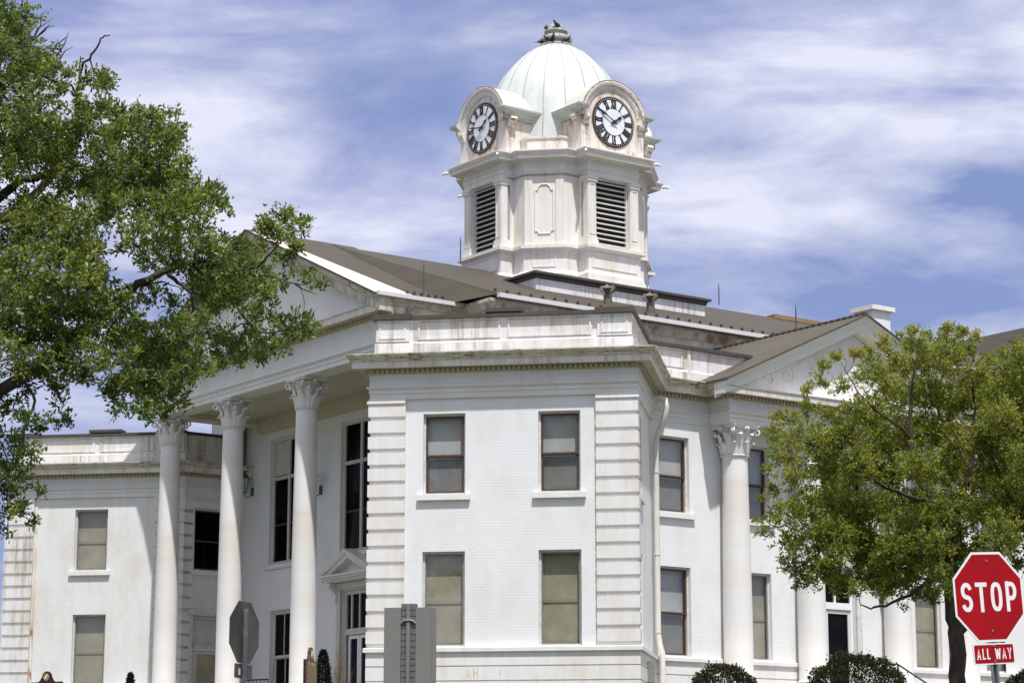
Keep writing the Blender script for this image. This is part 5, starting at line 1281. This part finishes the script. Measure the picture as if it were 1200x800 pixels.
# ------------------------------------------------------------------ historical markers
def marker(px, ytop, dist, yaw, label, head):
    c = at(px, ytop, dist); gz = ground_z(dist); top = c.z - gz
    t = thing('historical_marker', label, 'marker sign', (c.x, dist, gz), yaw); zb = top - .28
    ol = [(-.53, zb - .75), (.53, zb - .75), (.53, zb)] + [(.28, zb), (.22, zb + .04), (.17, zb + .12)] + arc(0, zb + .13, .15, .15, 0, 180, 12) + [(-.17, zb + .12), (-.22, zb + .04), (-.28, zb), (-.53, zb)]
    mb = MB(); mb.prism(ol, SGN, -.03, .03); bd = mb.build('marker_plate', M['bronze'], t)
    for s in (-1, 1):
        sd = 1 if s < 0 else -1
        fn = (lambda a, b, tt: (a, -.03 - tt, b)) if s < 0 else (lambda a, b, tt: (-a, .03 + tt, b))
        mb = MB(); write(mb, head, 0, zb - .12, .075, fn, 0, .004, .2, .2); mb.build('heading', M['gold'], bd)
        mb = MB(); r_ = random.Random(5)
        for row in range(11):
            x = -.46
            while x < .42:
                L = r_.uniform(.03, .1); x1 = min(.46, x + L); z = zb - .17 - row * .048
                v = [fn(x, z, .003), fn(x1, z, .003), fn(x1, z + .024, .003), fn(x, z + .024, .003)]; mb.quad(*v); x = x1 + .018
        mb.build('text_rows', M['gold'], bd)
        mb = MB(); mb.prism(arc(0, zb + .13, .1, .1, 0, 345, 20), fn, .001, .006); mb.build('seal', M['gold'], bd)
        mb = MB(); mb.prism([(-.06, zb + .06), (-.01, zb + .09), (.05, zb + .17), (.03, zb + .2), (-.02, zb + .16), (-.07, zb + .1)], fn, .006, .009); mb.build('seal_figure', M['signwhite'], bd)
    mb = MB(); mb.tube([(0, 0, -.3), (0, 0, zb - .75)], .045, 10); mb.build('post', M['bronze'], t)
    return t
marker(364, 758, 50, radians(82), 'brown historical marker seen almost edge on before the right entrance column', 'GREAT LORDMAN')
marker(55.5, 786, 62, radians(-30), 'brown historical marker with a gold seal before the left wing', 'GREAT LORDMAN')

# ------------------------------------------------------------------ handrails
c = at(296, 796, 66); b = Vector((c.x, 66, c.z))
t = thing('stair_railing', 'black iron stair railing with balusters below the back of the sign', 'railing', (b.x, b.y, b.z - 1.0), radians(-32))
mb = MB(); pts = [(-.55, 0, .72), (-.45, 0, .88), (-.3, 0, .98), (.0, 0, 1.0), (.55, 0, 1.0)]; mb.tube(pts, .025, 6); mb.tube([(-.6, 0, .5), (-.5, 0, .58), (-.3, 0, .62), (.55, 0, .64)], .012, 5); mb.build('handrail', M['iron'], t)
mb = MB()
for k in range(9): x = -.5 + k * .13; mb.tube([(x, 0, 0), (x, 0, .85 if k == 0 else .98)], .011, 5)
mb.build('balusters', M['iron'], t)
c = at(1052, 777.5, 66); t = thing('stair_railing', 'plain black handrail sloping down beside the large round shrub', 'railing', (c.x, 66, c.z - .95), radians(-18))
mb = MB(); mb.tube([(-.35, 0, .93), (-.05, 0, .95), (.02, 0, .93), (1.3, 0, .05), (2.2, 0, -.6)], .028, 6); mb.tube([(0, 0, -.2), (0, 0, .94)], .024, 6); mb.tube([(1.3, 0, -1.2), (1.3, 0, .05)], .024, 6); mb.build('handrail', M['iron'], t)
# amber box lamp beside the side door, seen through the leaves
c = HM @ Vector((11.95, C_[1] - .18, 6.1 - GZ)); t = thing('wall_lamp', 'amber glass wall lamp beside the side entrance door', 'lamp', c, pi / 4 - YAW)
mb = MB(); mb.box((-.2, -.14, -.05), (.2, .17, .02)); mb.box((-.2, -.14, .52), (.2, .17, .6)); mb.build('cage', M['iron'], t)
mb = MB(); mb.box((-.17, -.11, .021), (.17, .14, .519)); mb.build('amber_glass', flat('amber_lamp_glass', (.42, .13, .04), .3, 0, .5, 9), t)

# ------------------------------------------------------------------ ground
def structure(o, kind='structure'): o['kind'] = kind; return o
mb = MB(); ys = [-60, -20, 0, 8, 14, 18, 22, 26, 30, 34, 38, 42, 46, 50, 54, 70, 100, 160, 400, 1500]; xs = [-1500, -300, -80, -40, -20, -8, 0, 8, 20, 40, 80, 300, 1500]
v = [(x, y, ground_z(y) - .004) for y in ys for x in xs]; n = len(xs)
mb.add(v, [(j * n + i, j * n + i + 1, (j + 1) * n + i + 1, (j + 1) * n + i) for j in range(len(ys) - 1) for i in range(n - 1)])
gm, nt, b = new_mat('mown_lawn'); tc = nt.nodes.new('ShaderNodeTexCoord')
n1 = nt.nodes.new('ShaderNodeTexNoise'); n1.inputs['Scale'].default_value = .4; n1.inputs['Detail'].default_value = 8; nt.links.new(tc.outputs['Object'], n1.inputs[0])
nt.links.new(mixc(nt, ramp(nt, n1.outputs[0], (.35, .65, 0, 1)), (.045, .065, .02), (.11, .11, .045)), b.inputs['Base Color']); b.inputs['Roughness'].default_value = .95
structure(mb.build('ground', gm))
mb = MB(); mb.box((-300, -9.0, -.05), (300, 8.0, .012)); structure(mb.build('road', flat('asphalt_road', (.05, .05, .052), .9, 0, .3, 2)))
mb = MB(); mb.box((-300, 8.0, -.05), (300, 8.3, .14)); mb.box((-300, 8.3, -.05), (300, 10.2, .13)); structure(mb.build('pavement', M['concrete']))

# ------------------------------------------------------------------ sky and sun
SUN_EL = radians(65); sd = Vector((.262, -.965, 0)).normalized() * cos(SUN_EL); sd.z = sin(SUN_EL)
W = bpy.data.worlds.new('World'); S.world = W; W.use_nodes = True; nt = W.node_tree; nt.nodes.clear()
out = nt.nodes.new('ShaderNodeOutputWorld'); bg = nt.nodes.new('ShaderNodeBackground'); nt.links.new(bg.outputs[0], out.inputs[0])
sky = nt.nodes.new('ShaderNodeTexSky'); sky.sky_type = 'NISHITA'; sky.sun_disc = False; sky.sun_elevation = SUN_EL
sky.sun_rotation = atan2(sd.x, sd.y); sky.air_density = 1.0; sky.dust_density = 1.2; sky.ozone_density = 2.0
SKY = .11
bg.inputs[1].default_value = SKY
tc = nt.nodes.new('ShaderNodeTexCoord'); sep = nt.nodes.new('ShaderNodeSeparateXYZ'); nt.links.new(tc.outputs['Generated'], sep.inputs[0])
def cloudnoise(sx, sz, scale, detail, rough, off, dist=.0):
    mp = nt.nodes.new('ShaderNodeMapping'); mp.inputs['Scale'].default_value = (sx, sx, sz); mp.inputs['Location'].default_value = off; mp.inputs['Rotation'].default_value = (0, radians(-4), 0)
    nt.links.new(tc.outputs['Generated'], mp.inputs[0]); n = nt.nodes.new('ShaderNodeTexNoise'); n.inputs['Scale'].default_value = scale; n.inputs['Detail'].default_value = detail; n.inputs['Roughness'].default_value = rough; n.inputs['Distortion'].default_value = dist
    nt.links.new(mp.outputs[0], n.inputs[0]); return n.outputs[0]
big = cloudnoise(1, 3.2, 3.4, 7, .55, (3.1, 1.7, .35), .5); fine = cloudnoise(1, 2.0, 13, 8, .62, (.3, 5, 2), .5); mid = cloudnoise(1, 3.4, 7.0, 7, .58, (7, 2, 1.1), .3)
f = mul(nt, mul(nt, big, .74), mul(nt, mul(nt, mid, .22), mul(nt, fine, .10), 'ADD'), 'ADD')
zen = ramp(nt, sep.outputs[2], (.30, .75, 0, .32))
low = ramp(nt, sep.outputs[2], (.05, .36, .085, -.03))
f = mul(nt, mul(nt, f, zen, 'ADD'), low, 'ADD')
cov = ramp(nt, f, (.445, .60, .0, 1))
shade = ramp(nt, cloudnoise(1, 4.2, 4.6, 7, .58, (1, 9, 4), .4), (.40, .60, 0, 1))
k = 1 / SKY
high = ramp(nt, sep.outputs[2], (.36, .62, 0, 1))
cloud = mixc(nt, shade, tuple(v * k for v in (.265, .31, .55)), tuple(v * k for v in (.66, .68, .81)))
base_sky = mixc(nt, .75, sky.outputs[0], tuple(v * k for v in (.20, .25, .50)))
cloud = mixc(nt, high, cloud, tuple(v * k for v in (.61, .615, .625)))
nt.links.new(mixc(nt, cov, base_sky, cloud), bg.inputs[0])
sun = bpy.data.lights.new('sun', 'SUN'); so = bpy.data.objects.new('sun', sun); COL.objects.link(so)
sun.energy = 4.3; sun.angle = radians(.9); sun.color = (1, .982, .96)
so.rotation_euler = sd.to_track_quat('Z', 'Y').to_euler(); so.location = (20, -20, 40)

S.render.engine = 'CYCLES'
S.render.resolution_x, S.render.resolution_y = 1024, 682
S.view_settings.view_transform = 'Standard'; S.view_settings.look = 'None'; S.view_settings.gamma = 1; S.view_settings.use_curve_mapping = False
S.view_settings.exposure = 0.28
S.cycles.max_bounces = 8; S.cycles.transparent_max_bounces = 12
